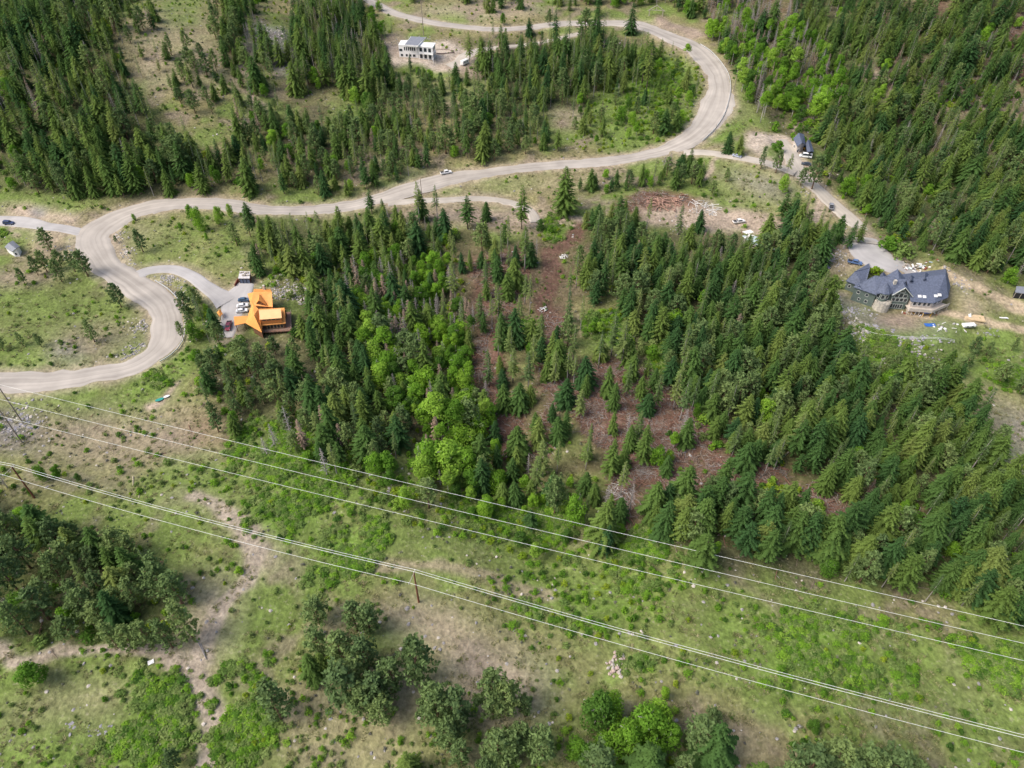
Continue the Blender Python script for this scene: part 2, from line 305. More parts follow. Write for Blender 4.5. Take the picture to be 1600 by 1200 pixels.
 ('red',.7,3,[(838,495),(872,495),(872,505),(838,505)]),('red',.6,4,[(760,420),(800,430),(770,470),(740,450)]),('red',.5,4,[(900,600),(1000,600),(980,660),(900,650)]),
 ('pale',.8,5,[(1255,400),(1345,405),(1345,425),(1300,430),(1250,420)]),('pink',.8,4,[(1275,405),(1345,408),(1340,430),(1290,425)]),
 ('rock',.5,4,[(1300,450),(1350,470),(1400,500),(1480,500),(1500,540),(1420,545),(1340,510),(1300,480)]),('pink',.9,3,[(1385,488),(1460,490),(1450,520),(1400,520)]),
 ('rock',.4,3,[(1400,545),(1450,540),(1520,560),(1500,580),(1410,565)]),('rock',.6,4,[(1490,430),(1510,445),(1500,470),(1485,460)]),
 ('green',.8,4,[(1330,515),(1500,540),(1600,560),(1600,600),(1450,600),(1350,580)]),('lush',.85,4,[(1255,510),(1290,520),(1340,560),(1360,600),(1300,580),(1260,550)]),('lush',.7,4,[(1345,520),(1400,530),(1420,560),(1400,580),(1350,560)]),
 ('green',.7,6,[(1460,500),(1600,520),(1600,570),(1500,560),(1450,525)]),('lush',.6,5,[(1520,570),(1640,580),(1640,610),(1540,600)]),('pale',.6,6,[(1490,590),(1640,620),(1640,720),(1560,700),(1500,640)]),
 ('rock',.5,6,[(1560,640),(1640,650),(1640,800),(1570,760)]),('dirt',.6,3,[(1495,460),(1530,470),(1530,500),(1500,500)]),
 ('green',.5,5,[(1340,330),(1400,390),(1440,420),(1480,420),(1400,370)]),
]
def blur(a, r):
    r = int(round(r))
    if r < 1: return a
    for ax in (0, 1):
        c = np.cumsum(np.pad(a, [(r + 1, r) if i == ax else (0, 0) for i in (0, 1)], mode='edge'), axis=ax)
        a = (np.take(c, range(2 * r + 1, c.shape[ax]), ax) - np.take(c, range(0, c.shape[ax] - 2 * r - 1), ax)) / (2 * r + 1)
    return a
wx = GX + 9 * (fbm(GX, GY, 14, 31) - .5) * 1.2; wy = GY + 9 * (fbm(GX, GY, 14, 57) - .5) * 1.2
n1 = fbm(GX, GY, 34, 71); n2 = fbm(GX, GY, 9, 83); n3 = fbm(GX, GY, 3.2, 99, 2); n4 = fbm(GX, GY, 70, 23)
def cc(n): return np.array(C[n])
def lerp(a, b, w): return a + (b - a) * w[..., None]
def ramp(n, a, b): t = np.clip((n - a) / (b - a), 0, 1); return t * t * (3 - 2 * t)
COL = np.broadcast_to(cc('dry'), (*HM.shape, 3)).copy()
COL = lerp(COL, cc('olive'), ramp(n1, .42, .62) * .8)
COL = lerp(COL, cc('green'), ramp(n2 * .5 + n1 * .5, .50, .62) * .7)
COL = lerp(COL, cc('pink'), ramp(1 - n2, .58, .72) * .6)
COL = lerp(COL, cc('green') * 1.1, np.clip((300 - GY) / 120, 0, 1) * ramp(n4, .35, .6) * .3)
MASK = {}; STK = {}; TRK = np.zeros(HM.shape)
def zone_mask(poly, b):
    g = ground(poly); P = g[:, :2]; m = np.zeros(HM.shape)
    j0 = max(0, int(P[:, 0].min() - X0) - 25); j1 = min(HM.shape[1], int(P[:, 0].max() - X0) + 25)
    i0 = max(0, int(P[:, 1].min() - Y0) - 25); i1 = min(HM.shape[0], int(P[:, 1].max() - Y0) + 25)
    s = np.s_[i0:i1, j0:j1]; k = inpoly(wx[s], wy[s], P).astype(float)
    return s, blur(k, b)
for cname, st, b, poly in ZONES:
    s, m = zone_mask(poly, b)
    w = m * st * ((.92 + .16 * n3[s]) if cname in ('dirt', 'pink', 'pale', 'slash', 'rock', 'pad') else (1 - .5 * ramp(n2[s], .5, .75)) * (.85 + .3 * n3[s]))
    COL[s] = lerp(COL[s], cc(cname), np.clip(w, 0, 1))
    if cname in ('slash', 'lush', 'dark', 'green', 'rock', 'pink', 'dirt', 'pale'):
        MASK.setdefault(cname, np.zeros(HM.shape)); MASK[cname][s] = np.maximum(MASK[cname][s] * (1 - m), m)
        for o in MASK:
            if o != cname: MASK[o][s] *= (1 - m)
C['sand'] = (.45,.36,.25)
for cname, px, ww in STROKES:
    g = ground(px); ws = np.full((len(px), 1), ww / 2.0) if np.isscalar(ww) else np.array(ww, float)[:, None] / 2
    for x, y, h in catmull(np.hstack([g[:, :2], ws]), 1.0):
        i, j = int(y - Y0), int(x - X0)
        if not (12 < i < HM.shape[0] - 14 and 12 < j < HM.shape[1] - 14): continue
        s = np.s_[i - 10:i + 11, j - 10:j + 11]
        d = np.hypot(wx[s] - x, wy[s] - y); k = np.clip((h + .8 - d) / 1.6, 0, 1)
        TRK[s] = np.maximum(TRK[s], k); tr = (cname, k)
        STK.setdefault(cname, np.zeros(HM.shape)); STK[cname][s] = np.maximum(STK[cname][s], k)
sl = MASK['slash']; COL = lerp(COL, cc('dark') * .9, sl * ramp(n2, .5, .62) * .55); COL = lerp(COL, cc('pink'), sl * ramp(n3, .55, .8) * .45); COL = lerp(COL, cc('red') * .8, sl * ramp(1 - n2, .5, .62) * .6)  # dark blotches in the slash colour stand in for shadows among the debris
for cname, k in STK.items(): COL = lerp(COL, cc(cname), k * (.82 + .25 * n3).clip(0, 1))
w = np.clip(1 - (DROAD + .5) / 4.5, 0, 1) * (.35 + .65 * n3); COL = lerp(COL, cc('dirt') * 1.1, np.clip(w, 0, .9))
COL *= (.84 + .32 * n3)[..., None] * (.80 + .4 * n2)[..., None]

# ---------------------------------------------------------------- ground sheet
NR, NCOL = 640, 760
ys = [32.0]
while ys[-1] < 760 and len(ys) < 1200: ys.append(ys[-1] + max(.5, .0021 * (ys[-1] + 130)))
ys = np.array(ys); us = np.linspace(-1, 1, NCOL)
half = 0.72 * (ys * ca + 175 * sa) * 1.12 + 30
VX = us[None, :] * half[:, None]; VY = np.repeat(ys[:, None], NCOL, 1); VZ = T(VX, VY)
VZ = VZ + .3 * (fbm(VX, VY, 2.2, 5, 2) - .5) * np.clip(samp(DROAD, VX, VY) / 3, 0, 1)
VC = samp(COL, VX, VY)
nr, nc = VX.shape; idx = np.arange(nr * nc).reshape(nr, nc)
q = np.stack([idx[:-1, :-1], idx[:-1, 1:], idx[1:, 1:], idx[1:, :-1]], -1).reshape(-1, 4)
def big_mesh(name, co, quads):
    me = bpy.data.meshes.new(name); me.vertices.add(len(co)); me.vertices.foreach_set('co', co.astype(np.float32).ravel())
    me.loops.add(quads.size); me.loops.foreach_set('vertex_index', quads.astype(np.int32).ravel())
    me.polygons.add(len(quads)); me.polygons.foreach_set('loop_start', np.arange(0, quads.size, 4, dtype=np.int32))
    me.update(calc_edges=True); me.shade_smooth(); return me
def ground_mat(name, vcol=True, col=(.15,.15,.07)):
    m = bpy.data.materials.new(name); m.use_nodes = True; nt = m.node_tree; N = nt.nodes; L = nt.links; b = N['Principled BSDF']
    b.inputs['Roughness'].default_value = .95; b.inputs['Specular IOR Level'].default_value = .1
    at = N.new('ShaderNodeAttribute'); at.attribute_name = 'ground_colour'
    geo = N.new('ShaderNodeNewGeometry')
    def noise(s, d=3):
        n = N.new('ShaderNodeTexNoise'); n.inputs['Scale'].default_value = s; n.inputs['Detail'].default_value = d; L.new(geo.outputs['Position'], n.inputs['Vector']); return n.outputs[0]
    def mrange(x, a, b_, c, d):
        n = N.new('ShaderNodeMapRange'); [setattr(n.inputs[i + 1], 'default_value', v) for i, v in enumerate((a, b_, c, d))]; L.new(x, n.inputs[0]); return n.outputs[0]
    def mul(c, f):
        n = N.new('ShaderNodeMix'); n.data_type = 'RGBA'; n.blend_type = 'MULTIPLY'; n.inputs[0].default_value = 1; L.new(c, n.inputs[6]); L.new(f, n.inputs[7]); return n.outputs[2]
    def mixc(c, col, f):
        n = N.new('ShaderNodeMix'); n.data_type = 'RGBA'; n.inputs[7].default_value = (*col, 1); L.new(c, n.inputs[6]); L.new(f, n.inputs[0]); return n.outputs[2]
    if vcol: c = at.outputs['Color']
    else:
        r = N.new('ShaderNodeRGB'); r.outputs[0].default_value = (*col, 1); c = r.outputs[0]
    n05 = noise(1.0, 3); n2_ = noise(.45, 4)
    c = mul(c, mrange(n05, .3, .7, .74, 1.26)); c = mul(c, mrange(n2_, .3, .7, .8, 1.2))
    c = mixc(c, (.10,.12,.05), mrange(noise(.7, 2), .56, .72, 0, .4))
    c = mixc(c, (.40,.35,.26), mrange(noise(.9, 2), .60, .76, 0, .35))
    L.new(c, b.inputs['Base Color'])
    bp = N.new('ShaderNodeBump'); bp.inputs['Strength'].default_value = .8; bp.inputs['Distance'].default_value = .5; L.new(n05, bp.inputs['Height']); L.new(bp.outputs[0], b.inputs['Normal'])
    return m
me = big_mesh('ground', np.stack([VX, VY, VZ], -1).reshape(-1, 3), q)
ca_ = me.color_attributes.new('ground_colour', 'FLOAT_COLOR', 'POINT')
buf = np.ones((nr * nc, 4), np.float32); buf[:, :3] = VC.reshape(-1, 3); ca_.data.foreach_set('color', buf.ravel())
me.materials.append(ground_mat('hillside_ground'))
gr = bpy.data.objects.new('ground', me); SC.collection.objects.link(gr); tag(gr, 'dry grass, dirt and forest floor of the hillside', kind='structure')
# far terrain, a coarse sheet out to the horizon, dipping under the near ground
fx = np.linspace(-4000, 4000, 141); fy = np.linspace(-3000, 6000, 151); FX, FY = np.meshgrid(fx, fy)
bx = np.clip(FX, X0, X1); by = np.clip(FY, Y0, Y1); FZ = T(bx, by)
dd = np.hypot(FX - bx, FY - by); FZ = FZ + np.where(FY > Y1, .10, .03) * dd + 90 * (fbm(FX, FY, 900, 41) - .5) * np.clip(dd / 900, 0, 1)
ins = (FX > X0 + 5) & (FX < X1 - 5) & (FY > Y0 + 5) & (FY < Y1 - 5); FZ = np.where(ins, FZ - 12, FZ - 3)
r_, c_ = FX.shape; ix = np.arange(r_ * c_).reshape(r_, c_); q2 = np.stack([ix[:-1, :-1], ix[:-1, 1:], ix[1:, 1:], ix[1:, :-1]], -1).reshape(-1, 4)
me = big_mesh('hills', np.stack([FX, FY, FZ], -1).reshape(-1, 3), q2); me.materials.append(ground_mat('far_hills', False))
hl = bpy.data.objects.new('hills', me); SC.collection.objects.link(hl); tag(hl, 'rolling hills beyond the valley', kind='structure')

# ---------------------------------------------------------------- roads
def road_mat(name, col, track):
    m = bpy.data.materials.new(name); m.use_nodes = True; nt = m.node_tree; N = nt.nodes; L = nt.links; b = N['Principled BSDF']
    b.inputs['Roughness'].default_value = .95; b.inputs['Specular IOR Level'].default_value = .1
    at = N.new('ShaderNodeAttribute'); at.attribute_name = 'across'
    mp = N.new('ShaderNodeMapping'); mp.inputs['Scale'].default_value = (4.2, .012, 1); L.new(at.outputs['Vector'], mp.inputs[0])
    nz = N.new('ShaderNodeTexNoise'); nz.inputs['Scale'].default_value = 1; nz.inputs['Detail'].default_value = 2; nz.inputs['Roughness'].default_value = .5; L.new(mp.outputs[0], nz.inputs[0])
    geo = N.new('ShaderNodeNewGeometry'); n2 = N.new('ShaderNodeTexNoise'); n2.inputs['Scale'].default_value = .12; n2.inputs['Detail'].default_value = 4; L.new(geo.outputs['Position'], n2.inputs[0])
    def mr(x, lo, hi):
        n = N.new('ShaderNodeMapRange'); [setattr(n.inputs[i + 1], 'default_value', v) for i, v in enumerate((.3, .7, lo, hi))]; L.new(x, n.inputs[0]); return n.outputs[0]
    mu = N.new('ShaderNodeMath'); mu.operation = 'MULTIPLY'; L.new(mr(nz.outputs[0], 1 - track, 1 + track), mu.inputs[0]); L.new(mr(n2.outputs[0], .86, 1.14), mu.inputs[1])
    mx = N.new('ShaderNodeMix'); mx.data_type = 'RGBA'; mx.blend_type = 'MULTIPLY'; mx.inputs[0].default_value = 1; mx.inputs[6].default_value = (*col, 1); L.new(mu.outputs[0], mx.inputs[7])
    L.new(mx.outputs[2], b.inputs['Base Color']); return m
RM = dict(road=road_mat('gravel_surface', (.405,.37,.33), .17), pale=road_mat('pale_gravel', (.44,.40,.345), .1), concrete=road_mat('concrete_drive', (.42,.405,.395), .06),
          dirt=road_mat('dirt_surface', (.31,.25,.19), .15), sand=road_mat('sandy_track', (.42,.34,.235), .18), slash=road_mat('churned_soil', (.20,.13,.10), .3))
for rd in ROADS:
    P = rd['pts']; n = len(P); d = np.gradient(P[:, :2], axis=0); d /= np.linalg.norm(d, axis=1)[:, None]; nrm = np.stack([-d[:, 1], d[:, 0]], 1)
    K = 13; vs = []; uv = []; s = 0
    wob = (fbm(P[:, 0], P[:, 1], 5, 12, 2) - .5) * 2.2 * (1 if rd['mat'] in ('road', 'dirt', 'slash', 'sand') else .25)
    rag = (fbm(P[:, 0], P[:, 1], 3, 77, 2) - .5) * 1.8 * (1 if rd['mat'] != 'concrete' else .1)
    for i in range(n):
        if i: s += np.linalg.norm(P[i, :2] - P[i - 1, :2])
        for k in range(K):
            u = -1 + 2 * k / (K - 1); e = P[i, 2] + (wob[i] if u > 0 else rag[i])
            dz = -.02 * u * u if 0 < k < K - 1 else -.30
            p = P[i, :2] + nrm[i] * u * e; vs.append((p[0], p[1], rd['z'][i] + dz + (0 if rd['name'] == 'gravel_road' else .03 + .008 * ROADS.index(rd)))); uv.append((u, s, 0))
    fs = [(i * K + k, (i + 1) * K + k, (i + 1) * K + k + 1, i * K + k + 1) for i in range(n - 1) for k in range(K - 1)]
    fs = [f[::-1] for f in fs]
    o = mesh_obj(rd['name'], vs, fs, RM[rd['mat']], None, True); a = o.data.attributes.new('across', 'FLOAT_VECTOR', 'POINT')
    a.data.foreach_set('vector', np.array(uv, np.float32).ravel())
    tag(o, {'gravel_road': 'wide pale gravel road winding across the hillside'}.get(rd['name'], rd['name'].replace('_', ' ') + ' across the hillside'), kind='structure')
# ---------------------------------------------------------------- foliage materials and plant prototypes
def leaf_mat(name, stops, trans=.25, tip=None):
    """leaf colour varies from plant to plant (stops), and a little from spray to spray"""
    m = bpy.data.materials.new(name); m.use_nodes = True; nt = m.node_tree; N = nt.nodes; L = nt.links
    for n in list(N): N.remove(n)
    out = N.new('ShaderNodeOutputMaterial'); oi = N.new('ShaderNodeObjectInfo'); rp = N.new('ShaderNodeValToRGB')
    el = rp.color_ramp.elements
    while len(el) < len(stops): el.new(.5)
    for e, (p, c) in zip(el, stops): e.position = p; e.color = (*c, 1)
    L.new(oi.outputs['Random'], rp.inputs[0])
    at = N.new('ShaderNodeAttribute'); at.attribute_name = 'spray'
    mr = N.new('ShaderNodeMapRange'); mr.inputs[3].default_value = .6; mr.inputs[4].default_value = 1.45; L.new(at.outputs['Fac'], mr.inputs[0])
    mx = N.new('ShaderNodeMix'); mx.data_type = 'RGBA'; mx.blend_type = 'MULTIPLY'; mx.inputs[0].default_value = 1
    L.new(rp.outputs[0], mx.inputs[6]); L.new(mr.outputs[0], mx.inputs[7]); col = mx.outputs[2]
    d = N.new('ShaderNodeBsdfDiffuse'); t = N.new('ShaderNodeBsdfTranslucent'); ms = N.new('ShaderNodeMixShader'); ms.inputs[0].default_value = trans
    L.new(col, d.inputs[0]); L.new(col, t.inputs[0]); L.new(d.outputs[0], ms.inputs[1]); L.new(t.outputs[0], ms.inputs[2]); L.new(ms.outputs[0], out.inputs[0])
    return m
M_FIR = leaf_mat('fir_needles', [(0, (.038,.088,.032)), (.3, (.062,.122,.034)), (.65, (.100,.162,.038)), (.9, (.130,.190,.045)), (1, (.155,.20,.055))], .3)
M_SLIM = leaf_mat('thin_fir_needles', [(0, (.09,.145,.055)), (.5, (.135,.19,.062)), (1, (.19,.24,.08))], .38)
M_PINE = leaf_mat('pine_needles', [(0, (.105,.165,.065)), (.5, (.150,.220,.080)), (1, (.20,.27,.095))], .3)
M_LEAF = leaf_mat('broad_leaves', [(0, (.075,.155,.035)), (.25, (.12,.25,.032)), (.55, (.18,.34,.04)), (.82, (.23,.40,.045)), (1, (.27,.42,.07))], .42)
M_DULL = leaf_mat('dull_leaves', [(0, (.12,.20,.05)), (.5, (.17,.25,.07)), (1, (.23,.29,.10))], .3)
M_SAGE = leaf_mat('sage_leaves', [(0, (.15,.15,.14)), (.5, (.19,.20,.13)), (1, (.24,.24,.18))], .2)
M_RUST = leaf_mat('rusty_needles', [(0, (.20,.16,.12)), (1, (.27,.20,.15))], .2)
M_BRIGHT = leaf_mat('yellow_green_leaves', [(0, (.20,.32,.03)), (1, (.29,.38,.04))], .4)
M_GRASS = leaf_mat('grass_blades', [(0, (.15,.20,.06)), (.5, (.24,.24,.11)), (1, (.34,.31,.18))], .3)
M_BARK = mat('brown_bark', (.13,.10,.08), noise=(6, .3)); M_PALE = mat('pale_birch_bark', (.42,.40,.36), noise=(5, .25)); M_GREY = mat('dead_grey_wood', (.30,.275,.26), noise=(5, .25))
M_ORBARK = mat('pine_bark', (.20,.125,.085), noise=(6, .3))
def quadmesh(name, V, F, S, m):
    me = bpy.data.meshes.new(name); me.from_pydata(V, [], F); me.update(); me.materials.append(m)
    a = me.attributes.new('spray', 'FLOAT', 'FACE'); a.data.foreach_set('value', np.array(S, np.float32)); return me
def rv(r): v = Vector((r.gauss(0, 1), r.gauss(0, 1), r.gauss(0, 1))); return v.normalized()
def leafquad(V, F, S, c, n, l, w, r, s):
    """one small kinked leaf clump face pair at c"""
    a = n.orthogonal().normalized(); a.rotate(Matrix.Rotation(r.random() * 6.28, 3, n)); b = n.cross(a); k = len(V)
    V += [tuple(c - a * l), tuple(c - b * w + n * .12 * l), tuple(c + a * l), tuple(c + b * w + n * .12 * l)]
    F.append((k, k + 1, k + 2)); F.append((k, k + 2, k + 3)); S += [s, s]
def fir_crown(seed, h=16.0, rad=2.6, bare=.10, dens=1.0, droop=.35):
    r = random.Random(seed); V = []; F = []; S = []; z = h * bare; lean = rv(r) * .02; lop = r.random() * 6.28
    while z < h * .985:
        f = (z / h - bare) / (1 - bare); prof = (1 - f) ** .66 * (1 - .25 * math.exp(-f * 7))
        R_ = rad * prof * (.82 + .36 * r.random()) + .14; nb = max(4, int((5.5 + 5.5 * prof) * dens))
        a0 = r.random() * 6.28
        for k in range(nb):
            if r.random() < .08: continue
            az = a0 + 6.283 * k / nb + r.uniform(-.3, .3); L_ = R_ * r.uniform(.68, 1.15) * (1 + .16 * math.cos(az - lop))
            up = .25 * f + .05; dx, dy = math.cos(az), math.sin(az); side = Vector((-dy, dx, 0)); out = Vector((dx, dy, 0))
            base = Vector((lean.x * z, lean.y * z, z)); nseg = max(2, int(L_ / .5)); tone = r.random()
            for j in range(nseg):
                t0 = .12 + .88 * j / nseg; t1 = .12 + .88 * (j + 1) / nseg; tm = (t0 + t1) / 2
                def pt(t): return base + out * (L_ * t) + Vector((0, 0, L_ * (up * t - droop * t * t)))
                p0, p1 = pt(t0), pt(min(1.06, t1 + .08)); wd = (.24 + .27 * L_) * (1 - tm * .72) * r.uniform(.7, 1.25)
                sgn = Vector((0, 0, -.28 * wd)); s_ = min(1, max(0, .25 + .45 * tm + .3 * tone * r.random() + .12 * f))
                kk = len(V)
                V += [tuple(p0), tuple(p0.lerp(p1, .75) + side * wd + sgn + rv(r) * .06), tuple(p1 + rv(r) * .07), tuple(p0.lerp(p1, .75) - side * wd + sgn + rv(r) * .06)]
                F += [(kk, kk + 1, kk + 2), (kk, kk + 2, kk + 3)]; S += [s_, s_]
        z += (.30 + .42 * prof) * (h / 16) ** .5 / dens ** .3 * r.uniform(.8, 1.2)
    k = len(V); V += [(-.12, 0, h - .9), (.12, .02, h - .9), (0, 0, h + .15), (0, .12, h - .8)]; F += [(k, k + 1, k + 2), (k, k + 3, k + 2)]; S += [.8, .8]
    return V, F, S
def pine_crown(seed, h=14.0, rad=3.2, bare=.22, nbr=58):
    r = random.Random(seed); V = []; F = []; S = []; lop = r.random() * 6.28
    for i in range(nbr):
        f = ((i + r.random()) / nbr) ** .85; z = h * (bare + (1 - bare) * f)
        prof = math.sin(math.pi * min(1, .22 + .80 * f) ** 1.0) ** .65 if f < .9 else .42
        az = i * 2.399 + r.uniform(-.5, .5); L_ = rad * max(.35, prof) * r.uniform(.55, 1.12) * (1 + .2 * math.cos(az - lop))
        d = Vector((math.cos(az), math.sin(az), r.uniform(.0, .42))); n = max(2, int(L_ / .75)); tone = r.random()
        for j in range(n):
            t = .35 + .65 * (j + 1) / n; c = Vector((0, 0, z)) + d * (L_ * t) + rv(r) * .28
            for q in range(7):
                nn = (rv(r) + Vector((0, 0, .7)) + d * .3).normalized()
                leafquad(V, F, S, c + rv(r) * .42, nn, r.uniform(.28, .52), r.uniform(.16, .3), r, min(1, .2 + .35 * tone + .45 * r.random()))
    for q in range(26):
        leafquad(V, F, S, Vector((0, 0, h - .35)) + rv(r) * .5, (rv(r) + Vector((0, 0, 1))).normalized(), .4, .25, r, r.uniform(.4, .9))
    return V, F, S
def broad_crown(seed, h=11.0, rad=3.0, bare=.25, lobes=11, n=2700, leaf=.25):
    r = random.Random(seed); V = []; F = []; S = []; B = []
    for i in range(lobes):
        f = (i + .5) / lobes; a = i * 2.4 + r.random(); rr = rad * (.55 if f < .75 else .28) * r.uniform(.5, 1.1)
        B.append((Vector((math.cos(a) * rr, math.sin(a) * rr, h * (bare + .12 + (1 - bare - .24) * f))), rad * r.uniform(.38, .62) * (1.05 - .35 * f), r.random()))
    for i in range(n):
        c, R_, tone = r.choice(B); d = rv(r); d.z = d.z * .8 + .15; q = c + d * R_ * r.uniform(.72, 1.08) ** 1
        nn = (d + rv(r) * .75 + Vector((0, 0, .35))).normalized()
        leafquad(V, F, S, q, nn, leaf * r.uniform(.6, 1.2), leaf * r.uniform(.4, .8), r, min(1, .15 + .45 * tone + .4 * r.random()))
    return V, F, S
def bare_crown(seed, h=13.0, rad=1.9, n=70, bare=.2, rw=.035):
    r = random.Random(seed); mb = MB()
    for i in range(n):
        f = i / n; z = h * (bare + (1 - bare) * f); a = i * 2.4 + r.random(); L_ = rad * (1 - f) ** .7 * r.uniform(.5, 1.1) + .15
        p0 = Vector((0, 0, z)); d = Vector((math.cos(a), math.sin(a), r.uniform(-.15, .4))); p1 = p0 + d * L_ * .6; p2 = p0 + d * L_ + Vector((0, 0, -.1 * L_)) + rv(r) * .1
        mb.tube([p0, p1, p2], [rw * 1.6, rw, rw * .5], 3)
        for s_ in (-1, 1):
            if L_ > .5: mb.tube([p1, p1 + (d.cross(Vector((0, 0, 1))) * s_ * .4 + d * .5) * L_ * .4], [rw, rw * .5], 3)
    return mb
def trunk(h, r0, seed, top=.9, n=6):
    r = random.Random(seed); pts = []; rad = []
    for i in range(7):
        t = i / 6 * top; pts.append((r.gauss(0, .02) * t * 3, r.gauss(0, .02) * t * 3, h * t - (.5 if i == 0 else 0))); rad.append(r0 * (1 - t) ** .8 * (1.25 if i == 0 else 1) + .02)
    return MB().tube(pts, rad, n)
def limbs(mb, h, rad, seed, n=9, z0=.3, r0=.07):
    r = random.Random(seed)
    for i in range(n):
        z = h * (z0 + (.85 - z0) * i / n); a = i * 2.4; d = Vector((math.cos(a), math.sin(a), .55)); mb.tube([(0, 0, z), Vector((0, 0, z)) + d * rad * .35, Vector((0, 0, z)) + d * rad * .62], [r0, r0 * .7, r0 * .35], 4)
    return mb
PROTO = {}     # kind -> list of (height, trunk mesh, trunk material, crown mesh)
def tri_join(me_list, name):
    V = []; F = []; S = []; MI = []; mats = []
    for me in me_list:
        if me is None: continue
        k = len(V); V += [tuple(v.co) for v in me.vertices]; mi = len(mats); mats.append(me.materials[0])
        at = me.attributes.get('spray')
        for i, p in enumerate(me.polygons): F.append([v + k for v in p.vertices]); MI.append(mi); S.append(at.data[i].value if at else .5)
    me = bpy.data.meshes.new(name); me.from_pydata(V, [], F); me.update()
    for m in mats: me.materials.append(m)
    me.polygons.foreach_set('material_index', MI); a = me.attributes.new('spray', 'FLOAT', 'FACE'); a.data.foreach_set('value', np.array(S, np.float32))
    o = bpy.data.objects.new(name, me); return o
def add_proto(kind, h, tmb, tm, crown, cm, crown_mb=None):
    tme = None
    if tmb: tme = bpy.data.meshes.new(kind + '_trunk'); tme.from_pydata(tmb.v, [], tmb.f); tme.update(); tme.materials.append(tm); tme.shade_smooth()
    if crown_mb:
        cme = bpy.data.meshes.new(kind + '_crown'); cme.from_pydata(crown_mb.v, [], crown_mb.f); cme.update(); cme.materials.append(cm)
    else: cme = quadmesh(kind + '_crown', *crown, cm)
    PROTO.setdefault(kind, []).append(dict(h=h, t=tme, c=cme, join=None))
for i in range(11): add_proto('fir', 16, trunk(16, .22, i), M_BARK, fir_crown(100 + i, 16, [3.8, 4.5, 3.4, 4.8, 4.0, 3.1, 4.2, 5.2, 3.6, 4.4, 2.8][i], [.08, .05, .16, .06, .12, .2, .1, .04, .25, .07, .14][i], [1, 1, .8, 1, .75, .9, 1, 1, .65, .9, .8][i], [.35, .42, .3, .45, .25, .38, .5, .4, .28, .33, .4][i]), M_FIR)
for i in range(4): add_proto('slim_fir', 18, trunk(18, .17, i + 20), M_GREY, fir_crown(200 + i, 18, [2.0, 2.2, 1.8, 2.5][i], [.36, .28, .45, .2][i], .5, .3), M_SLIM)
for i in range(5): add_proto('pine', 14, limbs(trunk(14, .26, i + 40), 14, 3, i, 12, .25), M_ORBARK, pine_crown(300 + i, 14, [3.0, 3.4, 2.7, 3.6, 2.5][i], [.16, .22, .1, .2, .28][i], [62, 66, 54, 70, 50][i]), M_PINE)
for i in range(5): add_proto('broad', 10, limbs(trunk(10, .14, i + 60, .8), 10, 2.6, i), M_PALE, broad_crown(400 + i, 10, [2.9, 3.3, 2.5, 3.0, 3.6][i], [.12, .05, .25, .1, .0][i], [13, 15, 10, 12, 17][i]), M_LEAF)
for i in range(3): add_proto('aspen', 15, limbs(trunk(15, .13, i + 70, .85), 15, 2.2, i, 9, .5), M_PALE, broad_crown(450 + i, 15, [2.6, 2.3, 2.9][i], [.48, .42, .4][i], 10, 2000, .24), M_LEAF)
for i in range(3): add_proto('dead', 13, trunk(13, .17, i + 80), M_GREY, None, M_GREY, bare_crown(500 + i, 13, [1.8, 2.2, 1.5][i], [75, 90, 60][i]))
for i in range(2): add_proto('rusty', 13, trunk(13, .17, i + 90), M_GREY, fir_crown(600 + i, 13, 1.7, .2, .55, .35), M_RUST)
for i in range(4): add_proto('shrub', 2, None, None, broad_crown(700 + i, 2.0, [1.5, 1.9, 1.3, 1.7][i], -.05, 7, 260, .26), M_DULL)
for i in range(3): add_proto('bright_shrub', 2.2, None, None, broad_crown(720 + i, 2.2, [1.4, 1.8, 1.2][i], -.05, 7, 280, .24), M_LEAF)
for i in range(3): add_proto('yellow_shrub', 2.2, None, None, broad_crown(730 + i, 2.2, [1.3, 1.5, 1.2][i], -.05, 7, 260, .24), M_BRIGHT)
for i in range(3): add_proto('sage', 1.0, None, None, broad_crown(740 + i, 1.0, [.8, 1.0, .7][i], -.05, 6, 130, .17), M_SAGE)
for i in range(3):
    r = random.Random(800 + i); V = []; F = []; S = []
    for k in range(26):
        a = r.random() * 6.28; d = r.random() * .35; b = Vector((math.cos(a) * d, math.sin(a) * d, -.05)); t = b + Vector((math.cos(a) * .25, math.sin(a) * .25, r.uniform(.2, .45))); s_ = Vector((-math.sin(a), math.cos(a), 0)) * .05
        n = len(V); V += [tuple(b - s_), tuple(b + s_), tuple(t)]; F.append((n, n + 1, n + 2)); S.append(r.random())
    PROTO.setdefault('tuft', []).append(dict(h=.4, t=None, c=quadmesh('grass_tuft', V, F, S, M_GRASS), join=None))

# ---------------------------------------------------------------- where nothing may grow, or hide what the photograph shows
NOGROW = np.clip(1 - (DROAD - 1.0) / 1.0, 0, 1) > .5
BLD = [(400,500,13),(425,500,14),(380,437,5),(650,85,17),(668,88,12),(725,97,5),(1262,236,9),(1190,352,5),(1190,385,7),(22,392,6),(1594,458,6),(1400,478,20),(1370,470,14),(1440,480,20),(1350,465,10),
       (1180,225,11),(1200,220,10),(1235,240,10),(1335,410,5),(1291,417,4),(697,270,5),(1298,322,5),(1154,345,5),(345,488,3),(15,348,7),(1035,318,7),(1455,508,12),(1512,508,6),(255,623,5),(375,480,8),(1130,350,9),(1100,325,6),(654,944,1.5),(54,778,1.5),(1030,42,6)]
for px, py, rr in BLD:
    g = G(px, py); NOGROW |= np.hypot(GX - g.x, GY - g.y) < rr
PW, PH = 400, 300; PROT = np.zeros((PH, PW), bool)
yy, xx = np.mgrid[0:PH, 0:PW]; cxp = xx * 4 + 2.0; cyp = yy * 4 + 2.0
